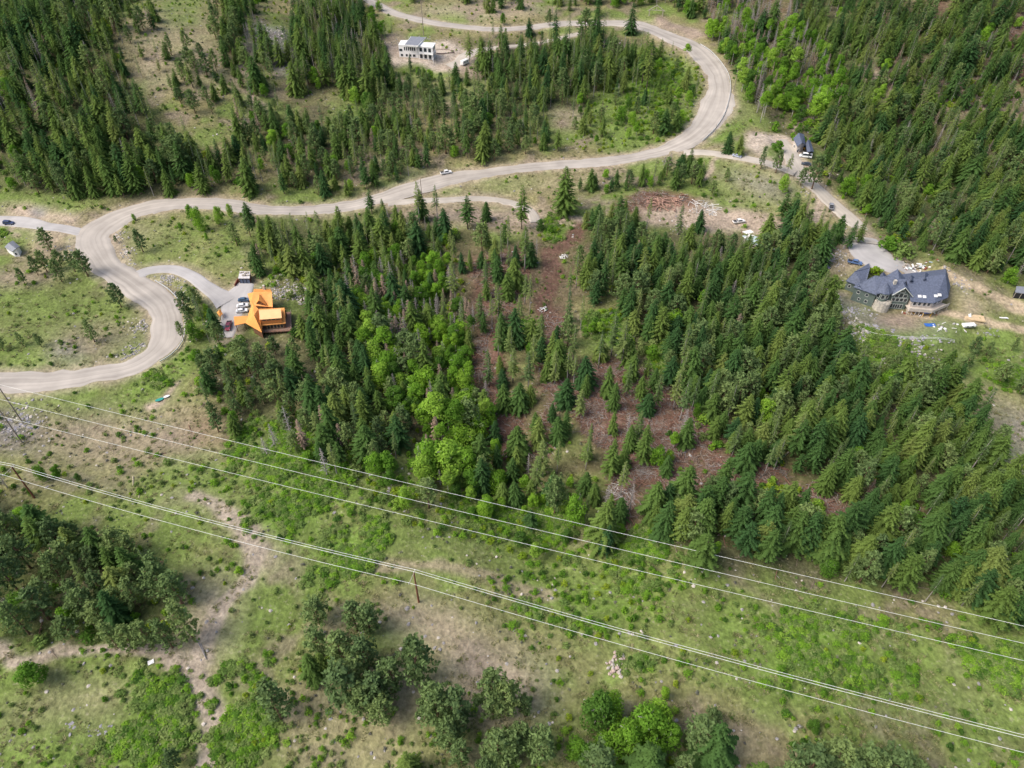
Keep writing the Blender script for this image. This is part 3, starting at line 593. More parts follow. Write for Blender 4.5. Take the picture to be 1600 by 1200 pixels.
m = MAIN; ring = [(a[0], a[1]) for a in m] + [(a[2], a[3]) for a in m][::-1]
for a, b in zip(m[:-1], m[1:]): PROT |= inpoly(cxp, cyp, [(a[0], a[1]), (a[2], a[3]), (b[2], b[3]), (b[0], b[1])])
for poly in [[(362,445),(430,445),(462,480),(462,525),(400,530),(362,510)],[(352,450),(392,450),(392,520),(352,535)],[(614,54),(690,54),(690,104),(614,104)],[(712,80),(738,80),(738,106),(712,106)],
  [(1318,412),(1500,412),(1500,500),(1318,500)],[(1235,204),(1276,204),(1276,250),(1235,250)],[(366,420),(396,420),(396,445),(366,445)],[(4,376),(34,376),(34,402),(4,402)],[(1340,340),(1440,400),(1430,440),(1340,430)],
  [(225,412),(300,412),(375,465),(350,475),(290,435),(225,435)],[(0,338),(135,350),(130,372),(0,358)],[(1322,400),(1347,400),(1347,420),(1322,420)],[(690,262),(708,262),(708,278),(690,278)],[(1166,206),(1215,206),(1255,260),(1215,258),(1166,235)],
  [(1090,232),(1215,250),(1215,262),(1090,245)],[(985,302),(1085,305),(1085,345),(1000,345)],[(1268,292),(1310,312),(1345,350),(1330,350),(1268,305)],[(1085,335),(1200,345),(1170,358),(1090,352)],[(640,885),(662,885),(662,945),(640,945)],[(245,615),(275,615),(275,630),(245,630)],[(1440,495),(1520,495),(1520,515),(1440,515)],[(885,352),(930,352),(882,420),(872,500),(835,500),(838,420)],[(985,300),(1120,310),(1200,335),(1235,345),(1225,362),(1170,362),(1090,362),(1000,348)],[(600,326),(640,306),(800,306),(838,325),(842,350),(825,350),(800,326),(650,326)]]:
    PROT |= inpoly(cxp, cyp, poly)
def protected(P):
    q = proj(P); i = np.clip((q[:, 1] / 4).astype(int), 0, PH - 1); j = np.clip((q[:, 0] / 4).astype(int), 0, PW - 1)
    return PROT[i, j] & (q[:, 0] > 0) & (q[:, 0] < 1600) & (q[:, 1] > 0) & (q[:, 1] < 1200)
PLANTS = []   # dict(kind, pos, h, wide, region)
OCC = {}
def near_taken(x, y, d):
    k = (int(x // 4), int(y // 4))
    for a in (-1, 0, 1):
        for b in (-1, 0, 1):
            for (px, py, pd) in OCC.get((k[0] + a, k[1] + b), ()):
                if (px - x) ** 2 + (py - y) ** 2 < (min(d, pd) * .75 + .25 * max(d, pd)) ** 2: return True
    return False
def put(kind, x, y, h, wide, region, d=2.0, hand=False):
    OCC.setdefault((int(x // 4), int(y // 4)), []).append((x, y, d))
    PLANTS.append(dict(kind=kind, pos=(x, y, float(T(x, y)) - .12), h=h, wide=wide, region=region, hand=hand))
def hand(kind, px, py, hpx, wide=1.0, region='lone'):
    g = G(px, py); dn = (CAM_H - g.z) / (Vector((g.x, g.y, CAM_H - g.z)).length); h = height_for(g, hpx * (1 - (.32 if kind in ('pine', 'broad') else .14) * dn * dn)); wide *= 1.1 * {'pine': .82, 'broad': .74}.get(kind, .95)
    put(kind, g.x, g.y, h, wide, region, 2.5 if h > 5 else 1, True)
def region(name, poly, spacing, kinds, hr, prob=1.0, clump=0, guard=.93, margin=0):
    if hr[1] > 13 and name not in ('edge',): spacing *= .76; hr = (hr[0] * .74, hr[1] * .94)
    g = ground(poly)[:, :2]; x0, y0 = g.min(0); x1, y1 = g.max(0); ks, ws = zip(*kinds); cum = np.cumsum(ws) / sum(ws)
    nx = int((x1 - x0) / spacing) + 1; ny = int((y1 - y0) / spacing) + 1
    jx, jy = np.meshgrid(np.arange(nx), np.arange(ny)); X = x0 + (jx + (jy % 2) * .5 + RNG.uniform(-.42, .42, jx.shape)) * spacing; Y = y0 + (jy + RNG.uniform(-.42, .42, jx.shape)) * spacing
    X = X.ravel(); Y = Y.ravel(); wX = X + 5 * (vn(X, Y, 11, 5) - .5); wY = Y + 5 * (vn(X, Y, 11, 6) - .5)
    k = inpoly(wX, wY, g) & (X > X0 + 3) & (X < X1 - 3) & (Y > Y0 + 3) & (Y < Y1 - 3); X, Y = X[k], Y[k]
    keep = RNG.random(len(X)) < prob * (1 - clump + clump * 2 * ramp(vn(X, Y, 16, 44), .35, .65)); X, Y = X[keep], Y[keep]
    order = RNG.permutation(len(X))
    for i in order:
        x, y = X[i], Y[i]
        if NOGROW[int(y - Y0), int(x - X0)]: continue
        sl_ = MASK['slash'][int(y - Y0), int(x - X0)]
        if sl_ > .4 and RNG.random() < (.1 if name == 'sparse' else .25 if name in ('neupper', 'east', 'eastlow') else .93): continue
        if near_taken(x, y, spacing * .60): continue
        kind = ks[int(np.searchsorted(cum, RNG.random()))]
        if sl_ > .3 and kind in ('fir', 'pine') and RNG.random() < .8: kind = 'slim_fir'
        h = RNG.uniform(*hr) * dict(shrub=.13, bright_shrub=.15, yellow_shrub=.12, sage=.055, broad=.62, aspen=.8, dead=.75, rusty=.75, pine=.88).get(kind, 1) * (.8 + .35 * vn([x], [y], 20, 3)[0])
        z = float(T(x, y)); ww = h * .12
        if guard > 0:
            pts = [(x + s_ * ww * (1 - f), y, z + h * f) for f in (.15, .4, .65, .95) for s_ in (-1, 1)]
            if protected(pts).any() and RNG.random() < guard: continue
        put(kind, x, y, h, RNG.uniform(.85, 1.3), name, spacing * .62)
# trees placed one by one where they stand out in the photograph: (kind, base px, base py, height px, width)
for a in [('pine',148,534,42,1.1,'bend'),('pine',190,480,44,1.1,'bend'),('pine',80,392,42,1.3,'ranch'),('pine',60,430,36,1,'ranch'),('pine',97,440,42,1.2,'ranch'),('pine',138,432,48,1.3,'ranch'),('pine',74,425,40,1.2,'ranch'),('pine',40,445,32,1,'ranch'),('pine',98,420,35,1.2,'ranch'),('pine',118,425,40,1.1,'ranch'),
 ('pine',224,394,40,1.1,'meadow'),('broad',315,362,46,.9,'meadow'),('broad',345,350,34,.9,'meadow'),('pine',371,384,42,1,'meadow'),('broad',300,345,30,.9,'meadow'),('broad',362,340,26,.9,'meadow'),('broad',324,375,14,1,'meadow'),('broad',211,345,14,1,'meadow'),('pine',183,380,14,1,'meadow'),
 ('pine',6,548,32,1.2,'bank'),('pine',36,540,26,1.2,'bank'),('pine',65,542,26,1.1,'bank'),('pine',288,532,36,.9,'barrier'),
 ('broad',70,750,34,1,'pole'),('broad',96,752,34,1,'pole'),('broad',12,762,34,1.2,'pole'),('broad',125,752,18,1.1,'pole'),('broad',50,775,16,1,'pole'),
 ('pine',305,1002,88,1,'track'),('pine',240,1012,62,1.1,'track'),('pine',270,1012,64,1,'track'),('broad',62,1066,48,1.5,'track2'),('pine',212,1015,55,1.1,'track'),('pine',185,1012,58,1.1,'track'),
 ('pine',278,1196,36,1.1,'bottom'),('pine',500,975,50,1.44,'grove'),('pine',558,985,58,1.32,'grove'),('pine',580,990,55,1.44,'grove'),('pine',505,1025,60,1.20,'grove'),('pine',538,1035,62,1.44,'grove'),('pine',575,1045,60,1.32,'grove'),
 ('pine',545,1096,72,1.56,'grove'),('pine',592,1098,58,1.44,'grove'),('pine',617,1078,64,1.20,'grove'),('pine',602,1128,48,1.20,'grove'),('fir',494,1058,46,1,'grove'),('fir',508,1055,42,1,'grove'),('pine',572,1110,50,1.32,'grove'),('pine',560,1075,60,1.20,'grove'),
 ('pine',655,1062,86,1.05,'lone'),('pine',440,1122,78,1.1,'lone'),('pine',770,1108,76,1.05,'twin'),('pine',790,1118,70,.9,'twin'),('pine',686,1128,70,1.1,'lower'),('pine',716,1132,70,1.2,'lower'),('pine',703,1165,52,1.1,'lower'),('pine',722,1192,46,1.1,'lower'),('pine',676,1118,52,1,'lower'),
 ('pine',778,1190,52,1.3,'lower2'),('pine',800,1184,48,1.1,'lower2'),('pine',817,1168,46,1,'lower2'),('pine',846,1188,58,1.1,'lower2'),('pine',820,1120,40,1,'lower2'),('pine',806,1160,38,1,'lower2'),('pine',760,1215,36,1,'lower2'),('fir',640,1215,42,1,'lower2'),
 ('broad',930,1132,64,1.1,'leafy'),('broad',952,1120,48,1.1,'leafy'),('broad',1002,1155,62,1.2,'leafy'),('broad',1022,1135,52,1.1,'leafy'),('broad',975,1172,56,1.2,'leafy'),('broad',1040,1165,46,1.1,'leafy'),('broad',915,1190,36,1.2,'leafy'),('broad',900,1180,34,1.2,'leafy'),('broad',940,1168,30,1.2,'leafy'),('broad',1015,1185,40,1.2,'leafy'),
 ('pine',930,1222,66,1.3,'leafy2'),('fir',1006,1222,60,1.2,'leafy2'),('pine',1080,1178,78,1.1,'leafy2'),('fir',1105,1186,72,1,'leafy2'),('pine',1108,1130,30,1.2,'leafy2'),('pine',1062,1215,48,1.1,'leafy2'),('fir',1180,1222,38,1,'leafy2'),
 ('pine',1250,1222,74,1.3,'corner'),('pine',1288,1215,78,1.2,'corner'),('pine',1325,1218,80,1.2,'corner'),('pine',1375,1222,76,1.3,'corner'),('pine',1225,1232,56,1.2,'corner'),('pine',1410,1225,56,1.2,'corner'),('pine',1345,1230,70,1.1,'corner'),('pine',1305,1235,76,1.1,'corner'),('broad',1268,1140,20,1.4,'corner'),
 ('fir',1092,893,68,1.25,'lone2'),('dead',458,690,64,1,'snag'),('rusty',478,705,58,1,'snag'),('dead',512,745,52,1,'snag'),('dead',432,700,44,1.2,'snag'),('dead',478,700,40,1,'snag'),('rusty',508,668,40,1,'snag'),('dead',418,712,34,1.3,'snag'),('rusty',535,700,44,1,'snag'),
 ('slim_fir',955,555,74,1.2,'cleared'),('slim_fir',971,570,76,1.2,'cleared'),('slim_fir',886,596,60,1.2,'cleared'),('slim_fir',896,603,52,1.1,'cleared'),('fir',948,618,52,.75,'cleared'),('slim_fir',820,425,76,1.3,'cleared'),('slim_fir',828,490,68,.85,'cleared'),('slim_fir',811,520,66,1.1,'cleared'),
 ('slim_fir',900,450,62,1,'cleared'),('slim_fir',888,505,60,.9,'cleared'),('slim_fir',845,545,60,1.2,'cleared'),('slim_fir',712,475,72,1.4,'cleared'),('fir',735,425,38,.8,'cleared'),('slim_fir',795,430,50,1.1,'cleared'),('slim_fir',820,475,50,1.2,'cleared'),('slim_fir',760,440,42,1.1,'cleared'),
 ('fir',1003,722,66,.9,'cleared'),('slim_fir',870,740,58,.9,'cleared'),('slim_fir',848,745,64,1.3,'cleared'),('slim_fir',915,735,58,.9,'cleared'),('fir',953,745,66,.85,'cleared'),('fir',956,678,38,.8,'cleared'),('slim_fir',905,650,46,1.4,'cleared'),('slim_fir',921,700,44,.8,'cleared'),
 ('broad',1026,728,38,1.2,'cleared2'),('broad',1052,700,32,1.2,'cleared2'),('broad',1044,722,24,1.1,'cleared2'),('broad',1086,655,32,.8,'cleared2'),('broad',765,670,50,.9,'cleared3'),('broad',775,720,44,.9,'cleared3'),
 ('pine',866,805,76,.8,'fringe'),('broad',896,825,66,.9,'fringe'),('fir',943,850,74,.95,'fringe'),('slim_fir',838,770,66,1.2,'fringe'),('fir',946,865,50,.9,'fringe'),('fir',1020,805,60,1.1,'fringe'),('fir',1035,835,60,1.1,'fringe'),('fir',1060,845,62,1.1,'fringe'),('fir',1085,820,58,1,'fringe'),('fir',1160,865,60,1.1,'fringe'),('fir',1195,880,62,1.1,'fringe'),
 ('aspen',760,668,52,1,'aspens'),('aspen',685,682,78,1.2,'aspens'),('aspen',714,690,74,1.1,'aspens'),('aspen',720,688,66,1.1,'aspens'),('aspen',702,680,66,1,'aspens'),('broad',700,745,66,1.5,'aspens'),('broad',730,750,60,1.4,'aspens'),('broad',675,735,58,1.4,'aspens'),('aspen',585,550,60,1.2,'aspens'),('aspen',578,530,52,1.2,'aspens'),('broad',690,590,60,1.2,'aspens'),('broad',715,600,55,1.1,'aspens'),('broad',670,620,55,1.3,'aspens'),('broad',650,640,50,1.2,'aspens'),
 ('fir',440,102,50,.9,'hill'),('fir',880,335,80,1.0,'roadside'),('slim_fir',656,350,70,1.3,'roadside'),('fir',815,358,74,.8,'roadside'),('fir',731,358,56,1.1,'roadside'),('slim_fir',684,345,60,1.2,'roadside'),('fir',1090,362,38,1,'roadside'),('fir',600,340,32,1,'roadside'),('fir',760,345,32,1.2,'roadside'),
 ('fir',1135,240,38,1.1,'drive'),('fir',1152,243,36,1.1,'drive'),('pine',1188,264,38,.8,'drive'),('pine',1212,270,38,1.1,'drive'),('slim_fir',1228,276,40,1.6,'drive'),('pine',1268,296,58,1.1,'drive'),('broad',1221,300,32,1.2,'drive'),('fir',1191,388,60,1.2,'drive2'),
 ('fir',1306,376,46,1,'court'),('fir',1324,388,50,1,'court'),('fir',1340,380,46,.9,'court'),('fir',734,96,50,.9,'hill2'),('fir',752,108,54,1.1,'hill2'),('fir',642,112,30,.9,'hill2'),('broad',655,124,22,1.2,'hill2'),('broad',672,126,20,1.3,'hill2'),('fir',712,124,22,1,'hill2'),('fir',1003,130,85,.75,'tall'),('fir',1010,140,75,.7,'tall'),('aspen',1071,98,34,1.1,'bendtree'),('fir',1070,140,38,1,'bendtree'),('broad',786,40,22,1,'bendtree'),('pine',790,70,26,.9,'bendtree'),('pine',858,40,24,1.3,'bendtree'),
 ('bright_shrub',1210,205,16,1,'drive'),('bright_shrub',1213,236,16,1.4,'drive'),('broad',1180,215,10,1,'drive'),('bright_shrub',1385,390,22,1.3,'court'),('shrub',1408,400,20,1.3,'court'),('yellow_shrub',1368,428,12,1.5,'court'),('pine',1540,555,26,1.2,'slope'),('pine',1580,548,26,1,'slope'),
 ('broad',1170,120,40,1,'leaf2'),('broad',1235,140,50,1.1,'leaf2'),('aspen',1236,125,60,1.2,'leaf2')]:
    hand(*a)
EV = [('fir', 8), ('slim_fir', 1), ('pine', 1)]
F1 = [('fir', 10), ('pine', 2), ('broad', 1)]; F2 = [('fir', 4), ('pine', 3)]
region('leafymix', [(545,430),(620,420),(700,425),(738,500),(700,540),(600,545),(560,500)], 5.4, [('broad', 8), ('fir', 2)], (15, 22), 0.97)
region('leafyne', [(1105,-60),(1210,-60),(1240,60),(1300,100),(1320,180),(1250,195),(1215,175),(1190,200),(1160,150),(1130,95),(1105,65)], 6.4, [('broad', 10), ('aspen', 1.5), ('fir', 1)], (16, 26), .95)
region('leafycentre', [(580,520),(640,500),(735,480),(742,560),(745,640),(750,700),(790,770),(750,800),(700,790),(650,750),(630,650),(590,600)], 5.6, [('broad', 10), ('aspen', 2.5), ('fir', 1.6), ('pine', .6)], (15, 24), .98)
region('nw', [(-150,-60),(190,-40),(195,90),(215,160),(262,215),(330,262),(400,290),(300,300),(210,300),(150,316),(60,306),(0,280),(-150,290)], 6.8, F1, (13, 21.5), .9, .12)
region('nwroad', [(0,280),(60,300),(150,316),(420,302),(400,250),(330,262)], 7.6, F2 + [('broad', 1)], (14, 20), .85)
region('nslope', [(210,0),(250,40),(240,70),(300,60),(330,100),(380,110),(370,170),(300,190),(260,150),(210,130),(190,60)], 8.5, F2, (11, 16), .55)
region('nridge', [(310,-60),(420,-60),(400,40),(430,100),(395,140),(350,110),(330,40)], 7, F1, (12, 18), .8)
region('nmid', [(380,130),(430,120),(440,180),(480,220),(440,290),(400,290),(350,255),(370,200)], 7, F1 + [('broad', 1)], (12, 18), .92)
region('ncentre', [(455,-60),(560,-40),(620,60),(605,90),(610,150),(580,175),(520,140),(470,160),(445,100),(460,40)], 6.6, [('fir', 8), ('broad', 2.5)], (13, 22), .98)
region('nfront', [(440,180),(520,210),(560,190),(620,175),(690,190),(760,190),(860,215),(880,235),(800,248),(700,262),(600,292),(520,310),(440,305),(430,250)], 6.8, F1 + [('pine', 3), ('broad', 1)], (11.5, 17.5), .9, .15)
region('nscrub', [(600,130),(760,120),(860,170),(870,220),(760,200),(680,185),(600,170)], 6.8, F2, (13.5, 16), .7)
region('nblock', [(745,70),(800,40),(940,20),(1015,60),(1018,120),(985,150),(940,150),(900,190),(860,170),(800,170),(760,140)], 6.8, EV + [('broad', 1)], (12, 20), 0.9, .2)
region('ntop', [(590,-80),(900,-80),(960,5),(880,20),(790,25),(700,20),(640,0)], 8, F1, (10, 15), .6, .4)
region('ntop2', [(900,-90),(1130,-90),(1130,30),(1060,30),(1040,5),(960,15)], 6.5, [('broad', 4), ('fir', 4)], (14, 19), .85)
region('meadow_in', [(905,95),(1050,75),(1095,120),(1100,165),(1075,200),(1030,215),(940,235),(885,235),(900,180)], 7.5, [('broad', 4), ('fir', 4), ('pine', 2)], (8, 13), .62)
region('neupper', [(1330,-90),(1760,-90),(1760,150),(1600,180),(1500,150),(1330,170),(1290,110),(1300,0)], 7.6, [('fir', 6), ('slim_fir', 5), ('broad', 3), ('pine', 3), ('dead', .5)], (12, 19), 0.6, .4)
region('ne', [(1190,-90),(1760,-90),(1760,470),(1640,450),(1530,432),(1470,415),(1400,385),(1345,335),(1290,285),(1262,215),(1285,190),(1330,175),(1280,110),(1225,60)], 6.6, [('fir', 9), ('slim_fir', 4), ('pine', 2), ('broad', 2)], (12, 20.5), 0.76, .45)
region('neleaf', [(1440,225),(1560,230),(1560,275),(1450,285)], 6, [('broad', 5), ('fir', 2)], (12, 17), .9)
region('mid', [(392,352),(440,335),(600,322),(705,345),(712,420),(690,470),(700,510),(640,560),(560,600),(500,580),(470,540),(478,470),(500,455),(560,450),(570,420),(470,430),(440,440),(398,425)], 6.0, [('fir', 11), ('broad', 1), ('pine', 1)], (12, 20), .97)
region('midopen', [(420,430),(570,420),(560,455),(480,460)], 8, F2, (9, 13), .5)
region('westhouse', [(290,455),(330,480),(345,520),(370,535),(460,535),(475,600),(450,640),(400,650),(385,700),(350,705),(330,650),(315,600),(285,545)], 6.8, [('pine', 8), ('fir', 4), ('broad', 1)], (12, 18), .93)
region('verge', [(285,430),(345,478),(350,530),(300,520),(285,470)], 5, [('broad', 4), ('pine', 2), ('shrub', 4)], (7, 11), .8)
region('midlow', [(455,590),(560,600),(640,580),(655,640),(640,720),(600,745),(540,750),(500,745),(440,690),(430,640)], 6.8, [('fir', 6), ('pine', 4), ('broad', 1)], (12, 18), .94)
region('leafylow', [(560,745),(610,740),(680,755),(780,800),(900,830),(960,860),(900,880),(860,900),(760,850),(680,800),(620,780)], 5.2, [('broad', 5), ('bright_shrub', 5), ('yellow_shrub', 3), ('pine', 1)], (12, 19), 0.95)
region('clearbrush', [(725,400),(900,400),(900,560),(1070,620),(1110,700),(1010,800),(780,780),(735,520)], 7, [('bright_shrub', 4), ('shrub', 3)], (9, 15), .3, .4)
region('sparse', [(725,385),(900,380),(905,480),(900,560),(1000,570),(1060,650),(1090,740),(1000,800),(930,800),(850,780),(770,780),(745,650),(735,520)], 6.8, [('slim_fir', 10), ('fir', 1.2), ('pine', .6), ('dead', .8)], (13.5, 20), 0.62)
region('lowbrush', [(760,770),(860,740),(960,780),(975,850),(880,850),(790,820)], 6, [('fir', 3), ('broad', 5), ('slim_fir', 1)], (11, 15), .85)
region('eastedge', [(905,345),(1000,345),(1010,360),(930,480),(920,520),(900,530),(895,430)], 6.6, [('fir', 6), ('slim_fir', 3), ('pine', 2)], (12, 18), .85)
region('east', [(930,350),(985,352),(1060,362),(1130,368),(1180,398),(1240,395),(1285,405),(1290,440),(1285,480),(1300,560),(1370,590),(1480,620),(1520,680),(1540,740),(1640,830),(1660,990),(1500,960),(1380,935),(1290,905),(1220,880),(1190,850),(1270,830),(1340,835),(1320,800),(1260,750),(1180,740),(1120,700),(1080,640),(1040,590),(1050,540),(1000,530),(960,470),(920,480)], 5.5, [('fir', 12), ('pine', 3), ('slim_fir', 1.5), ('broad', .8), ('dead', .35)], (13, 20), 0.98, .12)
region('eastlow', [(1000,800),(1060,770),(1160,770),(1230,800),(1270,830),(1300,890),(1200,880),(1100,870),(1030,840)], 5.8, [('fir', 8), ('pine', 2), ('broad', 1)], (13, 19), 0.97)
region('knoll', [(900,270),(1000,255),(1095,255),(1110,290),(1060,300),(960,300),(900,300)], 5.8, [('fir', 5), ('pine', 2), ('broad', 2)], (10, 14), 0.9)
region('knollscrub', [(1095,255),(1250,285),(1300,330),(1200,340),(1110,325)], 5.4, [('shrub', 6), ('pine', 2), ('bright_shrub', 3), ('sage', 4)], (9, 13), 0.9)
region('estate', [(1205,340),(1290,330),(1300,380),(1290,405),(1200,400)], 5.6, F1, (13.5, 17), .85)
region('rocky', [(1290,430),(1345,480),(1480,520),(1600,560),(1640,620),(1500,620),(1400,600),(1330,580),(1300,540)], 5.2, [('shrub', 7), ('bright_shrub', 5), ('pine', 2.5), ('fir', 1)], (9, 13), 0.95)
region('seslope', [(1490,600),(1660,560),(1660,820),(1560,760),(1520,680)], 8, [('shrub', 5), ('pine', 2), ('sage', 4), ('bright_shrub', 2)], (9, 13), .6)
region('sw', [(-150,790),(10,800),(80,830),(180,850),(260,880),(290,920),(300,970),(200,960),(180,1000),(90,995),(0,1000),(-150,1000)], 7.0, [('pine', 8), ('fir', 4), ('broad', 2)], (16, 21), .93)
region('swscrub', [(340,1050),(400,1050),(425,1140),(400,1200),(340,1190)], 3.4, [('bright_shrub', 6), ('shrub', 3)], (9, 15), .9)
region('southleaf', [(890,1070),(960,1080),(1050,1100),(1060,1200),(900,1200)], 5, [('broad', 6), ('bright_shrub', 3)], (7, 11), .5)
region('edge', [(-150,1210),(1750,1210),(1900,1500),(-300,1500)], 9, [('pine', 6), ('broad', 2), ('shrub', 3)], (11, 16), .35, guard=0)
SH = [('shrub', 4), ('bright_shrub', 2), ('yellow_shrub', .7), ('sage', 4)]
region('powerline', [(-60,640),(330,650),(400,740),(760,830),(1000,900),(1660,1010),(1660,1230),(-60,1230),(-60,1010),(300,1000),(300,880),(-60,780)], 5.2, SH, (7, 15), 0.3, .5)
region('brightline', [(1150,950),(1660,1000),(1660,1150),(1150,1060)], 5.0, [('yellow_shrub', 4), ('bright_shrub', 3), ('sage', 2)], (8, 14), .5, .7)
region('lushbrush', [(820,885),(980,880),(1070,915),(1040,965),(960,1000),(860,980)], 3.0, [('bright_shrub', 5), ('yellow_shrub', 1)], (10, 13), .95)
region('eastthicket', [(1210,985),(1330,985),(1400,1010),(1390,1045),(1300,1055),(1220,1040)], 3.4, [('bright_shrub', 5), ('yellow_shrub', 1)], (8, 12), .7)
region('gullybrush', [(385,650),(500,700),(640,750),(760,800),(800,870),(700,840),(560,790),(400,740)], 3.5, [('bright_shrub', 5), ('shrub', 4)], (10, 17), 0.9)
region('nwopen', [(190,340),(400,330),(395,440),(300,420),(200,400)], 6, [('shrub', 3), ('bright_shrub', 3), ('sage', 2)], (7, 12), .5)
region('bendfield', [(-40,420),(120,430),(225,480),(225,560),(-40,575)], 6, [('shrub', 3), ('sage', 5)], (7, 12), .55)
region('northscrub', [(190,0),(420,0),(860,0),(860,230),(560,240),(430,130),(380,200),(250,170)], 6, [('shrub', 5), ('sage', 4), ('bright_shrub', 2)], (9, 14), .6)
region('meadowbrush', [(895,90),(1060,72),(1100,120),(1105,170),(1040,220),(900,240)], 4.2, [('bright_shrub', 5), ('shrub', 3)], (9, 15), .75)

U = [('bright_shrub', 6), ('shrub', 4)]
for nm, poly in (('mid', [(400,380),(720,360),(740,540),(600,600),(470,560)]), ('midlow', [(440,590),(650,590),(650,740),(500,750),(420,680)]), ('east', [(930,380),(1280,400),(1300,540),(1480,620),(1620,840),(1640,960),(1380,930),(1200,880),(1060,640),(930,500)]), ('westhouse', [(290,480),(460,540),(460,640),(390,710),(330,700),(290,560)]),
                 ('sw', [(-60,800),(200,850),(300,920),(280,1000),(-60,1000)]), ('ne', [(1180,100),(1640,100),(1640,440),(1400,390),(1280,270)]), ('nw', [(-60,0),(190,0),(200,150),(400,290),(-60,300)])):
    region(nm, poly, 4.6, U, (14, 26), .5, .5, .5)
region('leafypatch', [(840,350),(895,352),(870,374),(842,374)], 3.4, [('bright_shrub', 5), ('broad', 1)], (9, 13), .9)
region('leafypatch', [(925,480),(965,490),(960,535),(920,525)], 3.4, [('bright_shrub', 5), ('broad', 2)], (9, 13), .9)
region('leafypatch', [(1010,540),(1045,545),(1055,590),(1015,580)], 3.4, [('bright_shrub', 5), ('broad', 2)], (9, 13), .9)# ---------------------------------------------------------------- plants become objects
HDESC = dict(bend='on the dry field inside the left road bend', ranch='beside the small ranch house driveway', meadow='above the log house driveway', bank='above the rocky bank by the lower road', barrier='against the hairpin guard rail', pole='below the wires near the western pole',
 track='beside the dirt track fork', track2='below the dirt track in the lush meadow', bottom='at the foot of the dirt track', grove='in the pine grove left of the middle pole', lone='standing alone on the bare slope', twin='of the pair right of the bare slope', lower='below the bare slope',
 lower2='lowest below the bare slope', leafy='in the grove below the pink stones', leafy2='around the bright leafy grove', corner='in the dark clump under the lowest wires', lone2='in front of the wood under the upper wires', snag='above the upper wires',
 cleared='on the reddish cleared slope', cleared2='in the lower cleared slope', cleared3='at the left edge of the cleared slope', fringe='at the foot of the cleared slope', aspens='in the bright leafy belt', hill='on the grassy hill left of the white house', roadside='beside the curved meadow lane',
 drive='beside the pale east driveway', drive2='in front of the tarped cabin', court='beside the mansion forecourt drive', hill2='around the white hilltop house', tall='in the tall pair inside the road bend', bendtree='beside the upper gravel road', slope='on the lush slope below the parked trailer', leaf2='in the leafy wood outside the guarded bend')
KN = dict(fir=('fir_tree', 'fir tree', 'tree', 'dark green fir tree'), slim_fir=('fir_tree', 'fir tree', 'tree', 'slender thin-crowned fir'), pine=('pine_tree', 'pine tree', 'tree', 'grey-green round-crowned pine'),
 broad=('broadleaf_tree', 'tree', 'tree', 'bright green leafy tree'), aspen=('aspen_tree', 'tree', 'tree', 'bright pale-trunked aspen'), dead=('dead_tree', 'dead tree', 'tree', 'grey leafless dead tree'), rusty=('dead_tree', 'dead tree', 'tree', 'faded rust-grey dying conifer'),
 shrub=('shrub', 'shrub', 'shrub', 'dull green rounded shrub'), bright_shrub=('shrub', 'shrub', 'shrub', 'bright green leafy shrub'), yellow_shrub=('shrub', 'shrub', 'shrub', 'yellow-green rounded shrub'), sage=('shrub', 'shrub', 'shrub', 'small grey sage bush'))
for p in PLANTS:
    q = proj([p['pos'], (p['pos'][0], p['pos'][1], p['pos'][2] + p['h'])]); p['px'] = q; p['size'] = float(np.linalg.norm(q[1] - q[0]))
    p['vis'] = bool((q[:, 0] > 4).any() and (q[:, 0] < 1596).any() and q[1, 1] < 1196 and q[0, 1] > 4 and q[1, 0] > 0 and q[1, 0] < 1600)
    p['i'] = random.randrange(len(PROTO[p['kind']])); p['rz'] = random.random() * 6.283
CAP = dict(fir_tree=296, pine_tree=290, broadleaf_tree=290, aspen_tree=100, dead_tree=90, shrub=290)
# a plant the nearer crowns wholly cover is left to the mass objects
ZB = np.zeros((300, 400)); single = []; rest = []
order = sorted([p for p in PLANTS if p['vis']], key=lambda p: (p['pos'][1] ** 2 + p['pos'][0] ** 2))
for p in order:
    q = p['px']; w = p['size'] * (.15 if p['kind'] in ('fir', 'slim_fir', 'dead', 'rusty') else .26 if 'shrub' not in p['kind'] else .6) * p['wide']
    y0, y1 = sorted((q[0, 1], q[1, 1])); xm = q[:, 0].mean()
    i0, i1 = int(max(0, y0 / 4)), int(min(299, y1 / 4)) + 1; j0, j1 = int(max(0, (xm - w) / 4)), int(min(399, (xm + w) / 4)) + 1
    cell = ZB[i0:i1, j0:j1]; p['free'] = float((cell == 0).mean()) if cell.size else 0; cell[...] = 1
for kn, cap in CAP.items():
    L_ = [p for p in order if KN[p['kind']][0] == kn]; L_.sort(key=lambda p: -(1e4 if p['hand'] else 0) - p['size'] * min(1, p['free'] * 2.2))
    L_ = [p for p in L_ if p['hand'] or p['free'] > .12]
    for p in L_[:cap]: p['single'] = True
